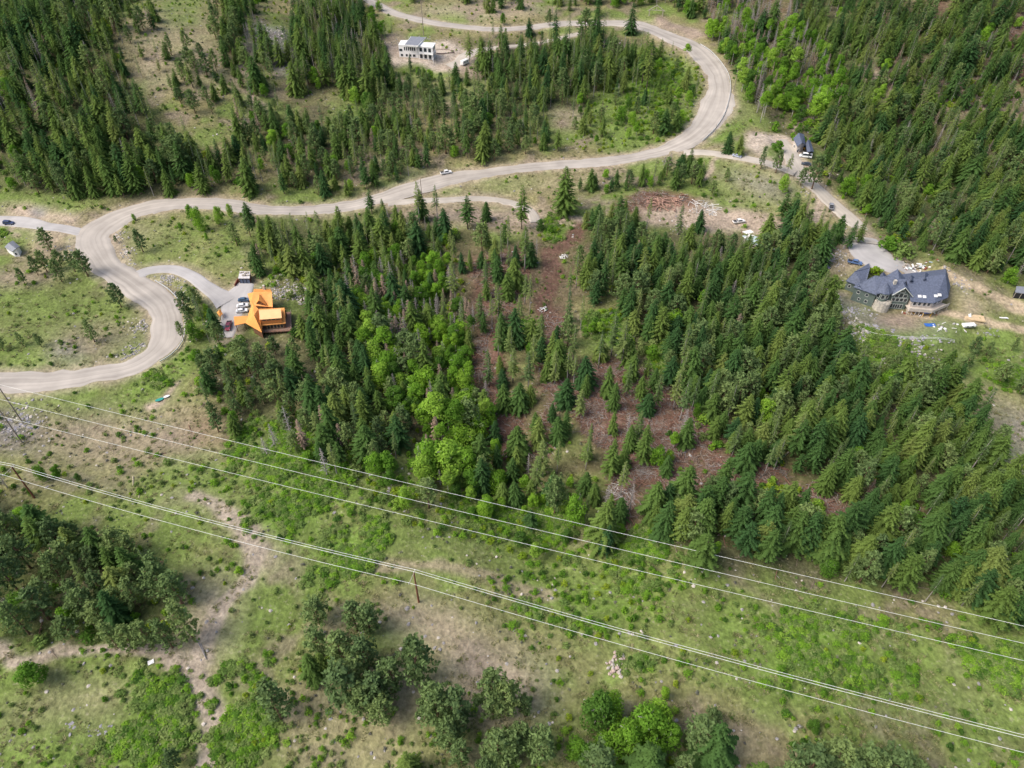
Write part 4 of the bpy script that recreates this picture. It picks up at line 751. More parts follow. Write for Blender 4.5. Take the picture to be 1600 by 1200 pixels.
LMK = dict(east=[(960, 400, 'east of the skid trail'), (1050, 420, 'below the dirt yard'), (1180, 430, 'below the tarped cabin'), (1270, 480, 'left of the mansion bank'), (1130, 560, 'mid-height in the east wood'), (1080, 640, 'beside the lower clearing'), (1300, 620, 'under the rocky mansion slope'), (1440, 660, 'near the dry east slope'), (1230, 700, 'around the small slash gap'), (1380, 780, 'around the second slash gap'), (1520, 780, 'in the far east wood'), (1420, 900, 'above the east wires'), (1560, 920, 'at the east wood corner')],
 ne=[(1300, 200, 'behind the barn house'), (1350, 260, 'above the estate driveway'), (1420, 340, 'above the mansion forecourt'), (1520, 380, 'above the sandy ridge track'), (1450, 220, 'in the middle north-east wood'), (1560, 250, 'in the outer north-east wood'), (1300, 80, 'behind the leafy bend wood')],
 nw=[(60, 100, 'in the far north-west wood'), (60, 260, 'above the ranch gravel yard'), (180, 220, 'in the north-west hollow'), (280, 250, 'above the road near the ranch'), (370, 270, 'below the bare hill')],
 mid=[(430, 390, 'behind the garage'), (520, 360, 'below the long straight road'), (620, 370, 'under the road bend turning'), (690, 400, 'beside the upper clearing'), (520, 520, 'right of the log house'), (600, 470, 'in the middle wood'), (680, 500, 'above the bright leafy belt'), (520, 580, 'below the log house slope')],
 leafycentre=[(620, 560, 'atop the bright leafy belt'), (700, 560, 'upper right in the leafy belt'), (660, 640, 'in the middle leafy belt'), (720, 640, 'along the clearing edge belt'), (700, 720, 'low in the leafy belt'), (760, 760, 'at the leafy belt foot')],
 westhouse=[(310, 520, 'beside the hairpin'), (390, 560, 'just below the log house'), (450, 570, 'below the log house deck'), (350, 650, 'near the grassy path end'), (430, 630, 'above the dead snags')],
 sw=[(30, 850, 'at the western wood top'), (30, 950, 'at the western wood edge'), (130, 860, 'below the western pole'), (130, 960, 'above the dirt track bend'), (230, 900, 'in the western wood middle'), (250, 980, 'above the track fork')],
 ncentre=[(500, 40, 'above the bright gap'), (560, 90, 'left of the white house'), (500, 110, 'below the hilltop path')], nblock=[(780, 110, 'right of the hilltop trailer'), (860, 90, 'below the hilltop driveway'), (950, 60, 'under the log gateway road'), (930, 130, 'above the bend meadow')],
 nfront=[(480, 250, 'above the long road'), (560, 220, 'in the green gully slope'), (640, 240, 'above the white truck'), (760, 220, 'above the straight road'), (850, 230, 'before the road junction')],
 leafyne=[(1130, 40, 'outside the upper bend'), (1200, 60, 'top of the leafy bend wood'), (1200, 140, 'in the leafy bend wood'), (1280, 150, 'behind the barn house')],
 lushbrush=[(860, 940, 'in the thicket under the wires'), (960, 905, 'in the thicket upper half'), (1000, 950, 'in the thicket right half'), (930, 985, 'at the thicket lower edge')], powerline=[(100, 700, 'on the scree above the wires'), (300, 780, 'along the pale trail'), (500, 850, 'left of the middle pole'), (800, 950, 'right of the middle pole'), (550, 1130, 'on the lower bare slope'), (100, 1130, 'in the south-west meadow'), (900, 1050, 'near the pink stones'), (1200, 1000, 'under the eastern wires'), (1450, 1050, 'low on the east slope'), (1300, 1120, 'above the dark corner clump')],
 sparse=[(780, 430, 'in the upper left clearing'), (870, 470, 'beside the skid trail'), (780, 600, 'on the left clearing strip'), (870, 620, 'in the middle clearing'), (980, 600, 'in the right clearing'), (860, 740, 'at the lower clearing edge'), (1000, 740, 'low in the right clearing')])
SHORT = dict(eastthicket='in the east slope thicket', nwroad='on the bank above the road', nslope='on the bare grassy hill', nridge='beside the bare grassy hill', nmid='below the hilltop path', nscrub='below the white house terrace', ntop='above the upper gravel road', ntop2='behind the log gateway', meadow_in='inside the great road bend',
 neleaf='in the north-east leafy pocket', midopen='behind the log house', verge='between hairpin and house drive', midlow='above the upper western wires', leafylow='along the upper wires', lowbrush='at the clearing foot', eastedge='along the skid trail edge', eastlow='in the lowest east stand', knoll='below the road near the log piles',
 clearbrush='on the reddish cleared slope', knollscrub='on the scrubby grey knoll', estate='between cabin and mansion drive', rocky='under the mansion terrace', seslope='on the dry east slope', swscrub='in the track fork thicket', southleaf='in the low leafy thicket', edge='along the lower hillside edge', brightline='low under the east wires', lushbrush='in the bright wire thicket',
 gullybrush='in the green wire gully', nwopen='inside the hairpin field', bendfield='inside the left road bend', northscrub='on the northern slope', meadowbrush='in the bend meadow', leafymix='above the bright leafy belt', neupper='on the brownish north-east slope', leafypatch='in a bright clearing patch')
ORD = ['leftmost', 'second from the left', 'third from the left', 'fourth from the left', 'fifth from the left', 'sixth from the left', 'seventh from the left', 'eighth from the left', 'ninth from the left', 'tenth from the left', 'eleventh from the left', 'twelfth from the left', 'thirteenth from the left', 'fourteenth from the left'] + [w_ + ' from the left' for w_ in ('fifteenth', 'sixteenth', 'seventeenth', 'eighteenth', 'nineteenth')]
hg = {}
for p in PLANTS:
    if not p.get('single'): continue
    look = KN[p['kind']][3]; sh = KN[p['kind']][0] == 'shrub'; rg = p['region']; q = p['px'][0]
    sz = ('low ' if p['h'] < 1.3 else 'big ' if p['h'] > 2.1 else '') if sh else ('small ' if p['h'] < 9.5 else 'tall ' if p['h'] > 15 else '')
    if p['hand']: ph = HDESC[rg]; sz = ''
    elif rg in LMK: ph = min(LMK[rg], key=lambda l: (l[0] - q[0]) ** 2 + (l[1] - q[1]) ** 2)[2]
    else: ph = SHORT[rg]
    hg.setdefault((sz, look, ph), []).append(p)
for (sz, look, ph), L_ in hg.items():
    L_.sort(key=lambda p: p['px'][0, 0]); n = len(L_)
    for i, p in enumerate(L_):
        p['label'] = f'{sz}{look} {ph}' if n == 1 or n > 20 else f"{'rightmost' if i == n - 1 else ORD[i]} {sz}{look} {ph}"
        if n > 1: p['grp'] = f'{sz}{look}s {ph}'
link = SC.collection.objects.link
def plant(p):
    pr = PROTO[p['kind']][p['i']]; kn, word, cat, look = KN[p['kind']]; s = p['h'] / pr['h']; sw = s * p['wide']
    if pr['t'] is None:
        o = bpy.data.objects.new(kn, pr['c']); link(o); root = o
    else:
        root = bpy.data.objects.new(kn, None); link(root); root.empty_display_size = .5
        for nm, me in (('trunk', pr['t']), ('crown', pr['c'])):
            c = bpy.data.objects.new(nm, me); link(c); c.parent = root
    root.location = p['pos']; root.rotation_euler = (0, 0, p['rz']); root.scale = (sw, sw, s)
    tag(root, p['label'], cat, p.get('grp'))
for p in PLANTS:
    if p.get('single'): plant(p)
def scatter(name, protos, pts, rot, scl, idx, label):
    me = bpy.data.meshes.new(name); me.vertices.add(len(pts)); me.vertices.foreach_set('co', np.asarray(pts, np.float32).ravel())
    a = me.attributes.new('turn', 'FLOAT_VECTOR', 'POINT'); a.data.foreach_set('vector', np.asarray(rot, np.float32).ravel())
    a = me.attributes.new('size', 'FLOAT_VECTOR', 'POINT'); a.data.foreach_set('vector', np.asarray(scl, np.float32).ravel())
    a = me.attributes.new('variant', 'INT', 'POINT'); a.data.foreach_set('value', np.asarray(idx, np.int32))
    o = bpy.data.objects.new(name, me); link(o); tag(o, label, kind='stuff')
    ng = bpy.data.node_groups.new(name + '_nodes', 'GeometryNodeTree'); ng.interface.new_socket('Geometry', in_out='INPUT', socket_type='NodeSocketGeometry'); ng.interface.new_socket('Geometry', in_out='OUTPUT', socket_type='NodeSocketGeometry')
    N = ng.nodes; L = ng.links; gi = N.new('NodeGroupInput'); go = N.new('NodeGroupOutput'); ip = N.new('GeometryNodeInstanceOnPoints'); jn = N.new('GeometryNodeJoinGeometry')
    for ob in protos:
        oi = N.new('GeometryNodeObjectInfo'); oi.inputs['Object'].default_value = ob; oi.inputs['As Instance'].default_value = True; oi.transform_space = 'ORIGINAL'; L.new(oi.outputs['Geometry'], jn.inputs[0])
    def attr(n, t):
        a = N.new('GeometryNodeInputNamedAttribute'); a.data_type = t; a.inputs[0].default_value = n; return a.outputs[0]
    L.new(gi.outputs[0], ip.inputs['Points']); L.new(jn.outputs[0], ip.inputs['Instance']); ip.inputs['Pick Instance'].default_value = True
    L.new(attr('variant', 'INT'), ip.inputs['Instance Index']); L.new(attr('size', 'FLOAT_VECTOR'), ip.inputs['Scale'])
    er = N.new('FunctionNodeEulerToRotation'); L.new(attr('turn', 'FLOAT_VECTOR'), er.inputs[0]); L.new(er.outputs[0], ip.inputs['Rotation'])
    L.new(ip.outputs[0], go.inputs[0]); md = o.modifiers.new('scatter', 'NODES'); md.node_group = ng; return o
def mass(name, kinds, label):
    protos = []; base = {}
    for k in kinds:
        base[k] = len(protos)
        for pr in PROTO[k]: protos.append(tri_join([pr['t'], pr['c']], k + '_growth'))
    P = [p for p in PLANTS if not p.get('single') and p['kind'] in kinds]
    if not P: return
    n = len(protos)
    scatter(name, protos, [p['pos'] for p in P], [(0, 0, p['rz']) for p in P], [(p['h'] / PROTO[p['kind']][p['i']]['h'] * p['wide'],) * 2 + (p['h'] / PROTO[p['kind']][p['i']]['h'],) for p in P],
            [base[p['kind']] + p['i'] for p in P], label)
mass('fir_woods', ['fir', 'slim_fir'], 'the many further firs of the wooded slopes')
mass('pine_woods', ['pine'], 'the many further pines of the hillside')
mass('leafy_woods', ['broad', 'aspen', 'dead', 'rusty'], 'the further leafy and bare trees of the hillside')
mass('shrubbery', ['shrub', 'bright_shrub', 'yellow_shrub', 'sage'], 'low shrubs and brush over the slopes')
# ---------------------------------------------------------------- small ground cover, sticks and stones
def rand_pts(n, fn, ymax=560):
    out = []
    while sum(map(len, out)) < n:
        y = 40 + (ymax - 40) * RNG.random(n) ** 1.35; hx = .72 * (y * ca + 175 * sa) * 1.1 + 15; x = RNG.uniform(-1, 1, n) * hx
        k = RNG.random(n) < fn(x, y); out.append(np.stack([x[k], y[k]], 1))
    return np.vstack(out)[:n]
def M(n, x, y): return samp(MASK[n], x, y)
rd_ok = lambda x, y: (samp(DROAD, x, y) > 1.0) & (samp(NOGROW.astype(float), x, y) < .3)
def place(P, hmin, hmax, nv, sq=1.0, tilt=0):
    z = T(P[:, 0], P[:, 1]); n = len(P); s = RNG.uniform(hmin, hmax, n)
    return (np.column_stack([P, z]), np.column_stack([RNG.uniform(-tilt, tilt, n), RNG.uniform(-tilt, tilt, n), RNG.uniform(0, 6.28, n)]), np.column_stack([s, s, s * sq]), RNG.integers(0, nv, n))
open_ = lambda x, y: rd_ok(x, y) * (1 - .9 * M('slash', x, y)) * (1 - .6 * M('dark', x, y)) * (1 - .7 * M('dirt', x, y))
P = rand_pts(13000, lambda x, y: open_(x, y) * ramp(fbm(x, y, 7, 91), .42, .6), 420)
scatter('grass_tufts', [bpy.data.objects.new('tuft', pr['c']) for pr in PROTO['tuft']], *place(P, .9, 2.2, 3, .8), 'dry and green grass tufts over the open slopes')
P = rand_pts(4500, lambda x, y: open_(x, y) * ramp(fbm(x, y, 12, 19), .47, .62) + .4 * M('lush', x, y), 470)
so = [bpy.data.objects.new('bush', pr['c']) for k in ('sage', 'shrub', 'bright_shrub') for pr in PROTO[k]]
a, b_, c_, d_ = place(P, .25, .62, 10, .8); c_[d_ < 3] *= 1.5
scatter('low_brush', so, a, b_, c_, d_, 'ankle-high brush and sage dotted over the slopes')
P = rand_pts(11000, lambda x, y: M('lush', x, y) ** 1.3 * ramp(fbm(x, y, 6, 15), .38, .58) * rd_ok(x, y), 480)
scatter('lush_undergrowth', [bpy.data.objects.new('growth', pr['c']) for k in ('bright_shrub', 'shrub') for pr in PROTO[k]], *place(P, .4, 1.25, 7, .45), 'lush green undergrowth in the moist hollows')
# sticks
def stick(seed, L_, rad, m):
    r = random.Random(seed); mb = MB(); pts = [(-L_ / 2 + L_ * i / 3, r.gauss(0, .03 * L_), .1 + r.gauss(0, .03)) for i in range(4)]; mb.tube(pts, [rad, rad * .9, rad * .7, rad * .3], 5)
    for q in range(4):
        x = r.uniform(-.4, .4) * L_; mb.tube([(x, 0, .12), (x + .3, r.choice([-1, 1]) * .15 * L_, .3)], [rad * .5, rad * .15], 3)
    me = bpy.data.meshes.new('stick'); me.from_pydata(mb.v, [], mb.f); me.materials.append(m); me.update(); return bpy.data.objects.new('stick', me)
M_SLASH = mat('weathered_slash', (.23,.18,.145), noise=(3, .35)); M_SLASHR = mat('reddish_slash', (.20,.11,.08), noise=(3, .3)); M_LOG = mat('pale_cut_wood', (.50,.43,.33), noise=(4, .2))
ST = [stick(i, [3.2, 4.5, 2.4, 1.6, 2.8][i % 5], [.09, .11, .07, .08, .06][i % 5], [M_SLASH, M_SLASHR, M_SLASHR, M_GREY, M_SLASH, M_SLASHR][i % 6]) for i in range(10)]
P = rand_pts(14000, lambda x, y: (M('slash', x, y) ** 2) * (.15 + .85 * ramp(fbm(x, y, 6, 66), .4, .6)) * (.35 + .65 * (TRK[np.clip((y - Y0).astype(int), 0, HM.shape[0] - 1), np.clip((x - X0).astype(int), 0, HM.shape[1] - 1)] < .3)) * rd_ok(x, y), 480)
scatter('logging_debris', ST, *place(P, .35, 1.6, 10, 1, .18), 'reddish branches and sticks strewn over the cleared slope')
P = rand_pts(900, lambda x, y: (M('dark', x, y) + .25 * M('pink', x, y)) * .6 * rd_ok(x, y), 420)
scatter('fallen_sticks', ST[:5], *place(P, .8, 1.8, 5, 1, .1), 'fallen grey sticks on the forest floor')
# stones
def stone(seed, m):
    r = random.Random(seed); bm = bmesh.new(); bmesh.ops.create_icosphere(bm, subdivisions=1, radius=.5)
    for v in bm.verts: v.co = v.co * r.uniform(.7, 1.25); v.co.z *= .7
    me = bpy.data.meshes.new('stone'); bm.to_mesh(me); bm.free(); me.materials.append(m); return me
M_STONE = mat('grey_stone', (.30,.285,.28), noise=(1.2, .35)); M_PSTONE = mat('pale_stone', (.50,.46,.41), noise=(1.2, .25)); M_PINK = mat('pink_stone', (.46,.36,.32), noise=(1.2, .25))
SM = [stone(i, [M_STONE, M_PSTONE, M_STONE][i % 3]) for i in range(9)]; SO = [bpy.data.objects.new('stone', m_) for m_ in SM]
RKM = np.zeros(HM.shape)
for px, py, rr, k in [(1330,470,9,.8),(1420,532,9,.6),(1370,520,9,.7),(1480,455,6,1),(1450,550,8,.4),(190,400,4,1),(178,370,4,1),(200,415,3,1),(262,432,5,1),(225,510,4,1),(215,552,5,1),(1440,445,9,.9),(1060,355,5,.4),(430,50,10,.5),(1300,402,7,.9),(1265,296,4,.6),(650,70,12,.5),(445,462,9,.9),(480,465,6,.8),(1400,550,6,.5),(20,665,10,.3),(110,390,6,.4),(275,460,6,.4)]:
    g = G(px, py); RKM = np.maximum(RKM, np.exp(-((GX - g.x) ** 2 + (GY - g.y) ** 2) / rr ** 2) * k)
P = rand_pts(4200, lambda x, y: samp(RKM, x, y) ** 1.3 * (samp(DROAD, x, y) > .5) * (samp(NOGROW.astype(float), x, y) < .9) + .004 * rd_ok(x, y), 480)
a, b_, c_, d_ = place(P, .3, 1.3, 9, .8, .4); scatter('loose_stones', SO, a, b_, c_, d_, 'loose grey and pale stones on banks and slopes')
# ---------------------------------------------------------------- buildings
M_WALLW = mat('white_render', (.84, .83, .82), noise=(.5, .04)); M_GLASS = mat('dark_glass', (.03, .04, .05), rough=.12, spec=.6); M_WHITE = mat('white_paint', (.78, .78, .77), rough=.5)
M_SLATE = mat('slate_shingles', (.105, .125, .18), rough=.75, noise=(1.6, .25), bump=.3); M_GREYROOF = mat('grey_roofing', (.22, .235, .27), rough=.7, noise=(.8, .12))
M_GREEN = mat('green_siding', (.115, .15, .135), noise=(1, .12)); M_TRIM = mat('pale_trim', (.50, .53, .50)); M_ORANGE = mat('orange_roof_tin', (.80, .34, .09), rough=.55, noise=(.5, .08)); M_ORANGE2 = mat('orange_trim', (.55, .20, .06))
M_LOGW = mat('brown_logs', (.16, .085, .05), noise=(2, .25)); M_DECK = mat('reddish_deck_boards', (.33, .19, .14), noise=(3, .2)); M_STONEW = mat('pale_masonry', (.47, .44, .38), noise=(1.5, .25)); M_PALEW = mat('beige_wall', (.56, .50, .44), noise=(1, .12))
M_WOOD = mat('bare_timber', (.40, .31, .20), noise=(3, .2)); M_OLDW = mat('weathered_timber', (.36, .32, .27), noise=(3, .2)); M_DARK = mat('dark_opening', (.025, .025, .028)); M_RUB = mat('black_rubber', (.02, .02, .02), rough=.7)
M_BLUE = mat('blue_tarp', (.04, .14, .45), rough=.5); M_TEAL = mat('teal_canvas', (.03, .28, .24), rough=.6); M_BLUEG = mat('blue_grey_metal', (.42, .52, .54), rough=.5, noise=(.8, .15)); M_YEL = mat('yellow_paint', (.75, .42, .03), rough=.5)
M_LEATH = mat('pale_tarp', (.74, .73, .70), rough=.6, noise=(1.2, .08)); M_REDD = mat('dark_red_shed', (.20, .07, .05)); M_STEEL = mat('galvanised_steel', (.62, .63, .62), rough=.4, metal=.3); M_CONC = mat('concrete', (.55, .53, .50), noise=(2, .12))
class House:
    def __init__(s, name, label, cat, px, py, ox, oy, sc):
        s.g = G(px, py); s.root = empty(name, s.g); tag(s.root, label, cat); s.ox, s.oy, s.sc = ox, oy, sc
    def P(s, x, y, h): return at_z(s.ox + x / s.sc, s.oy + y / s.sc, s.g.z + h) - s.g
    def on(s, x, y, A, B):                 # point seen there on the vertical plane through A and B
        d = Vector(rays([(s.ox + x / s.sc, s.oy + y / s.sc)])[0]); n = (B - A).cross(Vector((0, 0, 1))); o = Vector((0, 0, CAM_H)) - s.g
        return o + d * ((A - o).dot(n) / d.dot(n))
    def slab(s, name, faces, m, th=.22, parent=None):
        mb = MB()
        for f in faces:
            n = len(f); top = [Vector(v) for v in f]; bot = [v - Vector((0, 0, th)) for v in top]; k = len(mb.v)
            mb.v += [tuple(v) for v in top + bot]; mb.f.append(tuple(range(k, k + n))); mb.f.append(tuple(range(k + 2 * n - 1, k + n - 1, -1)))
            for i in range(n): mb.f.append((k + i, k + n + i, k + n + (i + 1) % n, k + (i + 1) % n))
        return mb.build(name, m, parent or s.root)
    def walls(s, pts, m, name='wall', base=-1.0, inset=.45, drop=.2):
        c = sum((Vector((p.x, p.y, 0)) for p in pts), Vector()) / len(pts); mb = MB(); n = len(pts); w = []
        for p in pts:
            d = c - Vector((p.x, p.y, 0)); d = d.normalized() * min(inset * 1.3, d.length * .3); w.append(Vector((p.x + d.x, p.y + d.y, p.z - drop)))
        mb.v += [tuple(v) for v in w] + [(v.x, v.y, base) for v in w]
        for i in range(n): mb.f.append((i, n + i, n + (i + 1) % n, (i + 1) % n))
        mb.f.append(tuple(range(n))); mb.build(name, m, s.root); s.w = w; return w
    def window(s, A, B, t0, t1, z0, z1, fm=None, mull=0, gm=None):
        d = Vector((B.x - A.x, B.y - A.y, 0)); L_ = d.length; d.normalize(); n = Vector((d.y, -d.x, 0))
        if (A + n + s.g).length > (A + s.g).length: pass
        cam_ = Vector((0, 0, 0)) - Vector((s.g.x, s.g.y, 0))
        if n.dot(cam_ - A) < 0: n = -n
        def q(a, b, c, e, off0, off1):
            p = [A + d * a, A + d * b]; v = []
            for off in (off0, off1):
                for (pp, z) in ((p[0], c), (p[1], c), (p[1], e), (p[0], e)): v.append((pp.x + n.x * off, pp.y + n.y * off, z))
            return v, [(0, 1, 2, 3), (7, 6, 5, 4), (0, 4, 5, 1), (1, 5, 6, 2), (2, 6, 7, 3), (3, 7, 4, 0)]
        a, b = t0 * L_, t1 * L_; fm = fm or M_TRIM; mb = MB(); w = .12
        for r in ((a - w, b + w, z0 - w, z0), (a - w, b + w, z1, z1 + w), (a - w, a, z0, z1), (b, b + w, z0, z1)): mb.add(*q(*r, -.05, .10))
        for i in range(mull): x = a + (b - a) * (i + 1) / (mull + 1); mb.add(*q(x - .07, x + .07, z0, z1, -.05, .09))
        f = mb.build('window', fm, s.root); g = MB().add(*q(a, b, z0, z1, -.04, .04)).build('pane', gm or M_GLASS, f); return f
    def rail(s, pts, h=1.0, m=None, name='railing', step=1.6):
        m = m or M_WHITE; mb = MB(); P_ = [Vector(p) for p in pts]; mb.tube([p + Vector((0, 0, h)) for p in P_], .06, 4); mb.tube([p + Vector((0, 0, h * .5)) for p in P_], .035, 4)
        for a, b in zip(P_[:-1], P_[1:]):
            n = max(1, int((b - a).length / step))
            for i in range(n + 1): p = a.lerp(b, i / n); mb.tube([p - Vector((0, 0, .2)), p + Vector((0, 0, h))], .05, 4)
        mb.build(name, m, s.root)
up = lambda v, z: Vector((v.x, v.y, z))
# grey-roofed mansion
h = House('mansion', 'large green mansion with a many-gabled slate-grey roof on the rocky knoll', 'house', 1400, 478, 1310, 400, 8); P = h.P
def mirror(ridge, eave): return Vector((2 * ridge.x - eave.x, 2 * ridge.y - eave.y, eave.z))
A, B, C_, K_ = P(905, 568, 5.6), P(1190, 590, 5.6), P(1372, 518, 5.6), P(1402, 378, 5.6); E = P(1342, 226, 11)
n_ = (E - A).cross(B - A).normalized(); n_ = n_ if n_.z > 0 else -n_; o_ = Vector((0, 0, CAM_H)) - h.g; d = Vector(rays([(h.ox + 850 / 8, h.oy + 298 / 8)])[0]); D = o_ + d * ((A - o_).dot(n_) / d.dot(n_))
h.slab('roof', [[A, B, E, D], [B, C_, E], [C_, K_, E], [K_, mirror(E, B), E], [mirror(E, B), mirror(D, A), D, E]], M_SLATE)
w = h.walls([A, B, C_, K_, mirror(E, B), mirror(D, A)], M_PALEW, inset=1.0)
for a, b in ((.1, .24), (.34, .48), (.58, .72), (.8, .93)): h.window(w[0], w[1], a, b, 3.3, 5.0, M_WHITE)
for a, b in ((.15, .45), (.55, .85)): h.window(w[1], w[2], a, b, 3.3, 5.0, M_WHITE)
out = [up(A, 2.5) + Vector((-.2, -1.6, 0)), up(B, 2.5) + Vector((0, -1.8, 0)), up(C_, 2.5) + Vector((1.2, -.8, 0)), up(C_, 2.5) + Vector((-2.5, 2, 0)), up(B, 2.5) + Vector((0, 2, 0)), up(A, 2.5) + Vector((0, 2, 0))]
h.slab('deck', [out], M_PALEW, .3); h.rail(out[:3], 1.0, M_STONEW)
h.slab('deck_skirt', [[out[0] + Vector((0, 0, .95)), out[1] + Vector((0, 0, .95)), out[1] + Vector((0, .08, .95)), out[0] + Vector((0, .08, .95))], [out[1] + Vector((0, 0, .95)), out[2] + Vector((0, 0, .95)), out[2] + Vector((0, .08, .95)), out[1] + Vector((0, .08, .95))]], M_PALEW, .8)
mb = MB()
for i in range(7): p = out[0].lerp(out[1], i / 6) if i < 5 else out[1].lerp(out[2], (i - 4) / 2); mb.tube([up(p, -1) + Vector((0, .3, 0)), up(p, 2.3) + Vector((0, .3, 0))], .12, 6)
mb.build('deck_frame', M_PALEW, h.root)
n_ = (E - A).cross(B - A).normalized(); n_ = n_ if n_.z > 0 else -n_
for (cx, cy) in ((1015, 505), (1075, 510), (1217, 500), (1265, 488)):
    o_ = Vector((0, 0, CAM_H)) - h.g; d = Vector(rays([(h.ox + cx / 8, h.oy + cy / 8)])[0]); c = o_ + d * ((A - o_).dot(n_) / d.dot(n_)); u = (B - A).normalized(); v = n_.cross(u)
    mb = MB(); q = [c + u * a * .62 + v * b * .55 for a, b in ((-1, -1), (1, -1), (1, 1), (-1, 1))]; mb.v = [tuple(x - n_ * .1) for x in q] + [tuple(x + n_ * .16) for x in q]; mb.f = [(4, 5, 6, 7), (0, 1, 5, 4), (1, 2, 6, 5), (2, 3, 7, 6), (3, 0, 4, 7)]
    mb.build('skylight', M_WHITE, h.root)
# middle great gable with the glass front
L_, R_ = P(672, 492, 6.8), P(934, 512, 6.8); F_ = h.on(840, 398, L_, R_); bk = P(800, 300, F_.z); dv = bk - F_
h.slab('roof', [[L_, F_, bk, L_ + dv], [F_, R_, R_ + dv, bk]], M_SLATE); v0 = Vector((0, .9, 0))
mb = MB(); Lw, Rw, Fw = L_.lerp(R_, .07) + v0, L_.lerp(R_, .93) + v0, F_ + v0 - Vector((0, 0, .7)); pp = [up(Lw, -1), up(Rw, -1), Rw - Vector((0, 0, .3)), Fw, Lw - Vector((0, 0, .3))]
bkp = [p + Vector((dv.x, dv.y, 0)) * .8 for p in pp]; mb.v = [tuple(p) for p in pp + bkp]; mb.f = [(0, 1, 2, 3, 4), (0, 5, 6, 1), (1, 6, 7, 2), (2, 7, 8, 3), (3, 8, 9, 4), (4, 9, 5, 0)]; mb.build('wall', M_GREEN, h.root)
for i in range(4): h.window(Lw, Rw, .07 + i * .225, .07 + i * .225 + .18, 3.7, 5.1)
for i in range(3): h.window(Lw, Rw, .16 + i * .235, .16 + i * .235 + .2, 5.6, 6.9 + (.6 if i == 1 else 0))
h.window(Lw, Rw, .38, .62, 7.9, 8.6); h.window(Lw, Rw, .14, .80, .5, 2.3, mull=4)
tr = MB(); e0 = Vector((0, -.05, .02)); tr.tube([L_ + e0, F_ + e0], .2, 4); tr.tube([F_ + e0, R_ + e0], .2, 4); tr.build('gable_trim', M_TRIM, h.root)
# block to its left and the lower left wing
P1, P2, R1, R2 = P(185, 383, 6.4), P(478, 488, 6.4), P(458, 243, 11), P(600, 262, 11)
h.slab('roof', [[P1, P2, R2, R1], [P1, R1, mirror(R1, P1)], [R1, R2, mirror(R2, P2), mirror(R1, P1)]], M_SLATE)
w = h.walls([P1, P2, mirror(R2, P2), mirror(R1, P1)], M_GREEN, inset=.7)
for a, b, z0, z1 in ((.16, .28, 3.9, 5.0), (.56, .68, 3.9, 5.0), (.62, .74, 1.1, 2.2), (.3, .4, 1.2, 2.1)): h.window(w[0], w[1], a, b, z0, z1)
M0, M1, M2, M3 = P(470, 470, 7.0), P(720, 470, 7.0), P(860, 298, 11.1), P(560, 250, 11.1); h.slab('roof', [[M0, M1, M2, M3]], M_SLATE); h.walls([M0, M1, M2, M3], M_GREEN, inset=1.2, drop=.6)
W1, W2, Wa, Wb = P(92, 308, 4.4), P(330, 400, 4.4), P(205, 192, 8), P(395, 148, 8)
h.slab('roof', [[W1, W2, Wb, Wa], [W1, Wa, mirror(Wa, W1)], [Wa, Wb, mirror(Wb, W2), mirror(Wa, W1)]], M_SLATE); w = h.walls([W1, W2, mirror(Wb, W2), mirror(Wa, W1)], M_GREEN, inset=.7); h.window(w[0], w[1], .15, .28, 1.6, 2.8)
g0, g1, g2 = P(200, 392, 6.0), P(345, 445, 6.0), h.on(258, 372, P(200, 392, 6.0), P(345, 445, 6.0))
h.slab('roof', [[g0, g2, g2 + Vector((1.5, 3, 0)), g0 + Vector((1.5, 3, 0))], [g2, g1, g1 + Vector((1.5, 3, 0)), g2 + Vector((1.5, 3, 0))]], M_SLATE)
# rear gables seen over the ridge
for (lx, ly, px_, py_, rx, ry, bx, by) in ((600, 246, 740, 163, 835, 278, 765, 300), (520, 235, 560, 200, 600, 240, 560, 255), (870, 275, 912, 232, 960, 275, 915, 300), (1035, 250, 1090, 200, 1150, 245, 1080, 285)):
    a, p_, b = P(lx, ly, 8.2), P(px_, py_, 10.8), P(rx, ry, 8.2); r_ = P(bx, by, 10.8); d_ = r_ - p_
    h.slab('roof', [[a, p_, r_, a + d_ * .8], [p_, b, b + d_ * .8, r_]], M_SLATE); c0 = (a + b) / 2 + Vector((0, -.8, 0)); a2, b2, p2 = a.lerp(c0, .15), b.lerp(c0, .15), p_.lerp(c0, .2)
    mb = MB(); mb.v = [tuple(up(a2, -1)), tuple(up(b2, -1)), tuple(b2), tuple(p2), tuple(a2)]; n0 = 5; mb.v += [tuple(Vector(v) + Vector((d_.x, d_.y, 0)) * .7) for v in mb.v[:5]]; mb.f = [(0, 1, 2, 3, 4), (9, 8, 7, 6, 5), (0, 5, 6, 1), (1, 6, 7, 2), (2, 7, 8, 3), (3, 8, 9, 4), (4, 9, 5, 0)]; mb.build('wall', M_GREEN, h.root)
# round tower with its stone terraces
tc = P(572, 428, 7.4); mb = MB(); n = 10; rr = 3.0; mb.v = [(tc.x, tc.y, 11.0)] + [(tc.x + rr * math.cos(6.283 * k / n), tc.y + rr * math.sin(6.283 * k / n), 7.4) for k in range(n)] + [(tc.x, tc.y, 7.2)]
mb.f = [(0, 1 + k, 1 + (k + 1) % n) for k in range(n)] + [(n + 1, 1 + (k + 1) % n, 1 + k) for k in range(n)]; mb.build('tower_roof', M_SLATE, h.root)
MB().tube([(tc.x, tc.y, -1), (tc.x, tc.y, 7.38)], 2.35, 12).build('tower_wall', M_GREEN, h.root)
for k in range(4): a = R(-150 + 40 * k); p = Vector((tc.x + 2.36 * math.cos(a), tc.y + 2.36 * math.sin(a), 0)); d = Vector((-math.sin(a), math.cos(a), 0)) * .55; h.window(p - d, p + d, 0, 1, 4.9, 6.6)
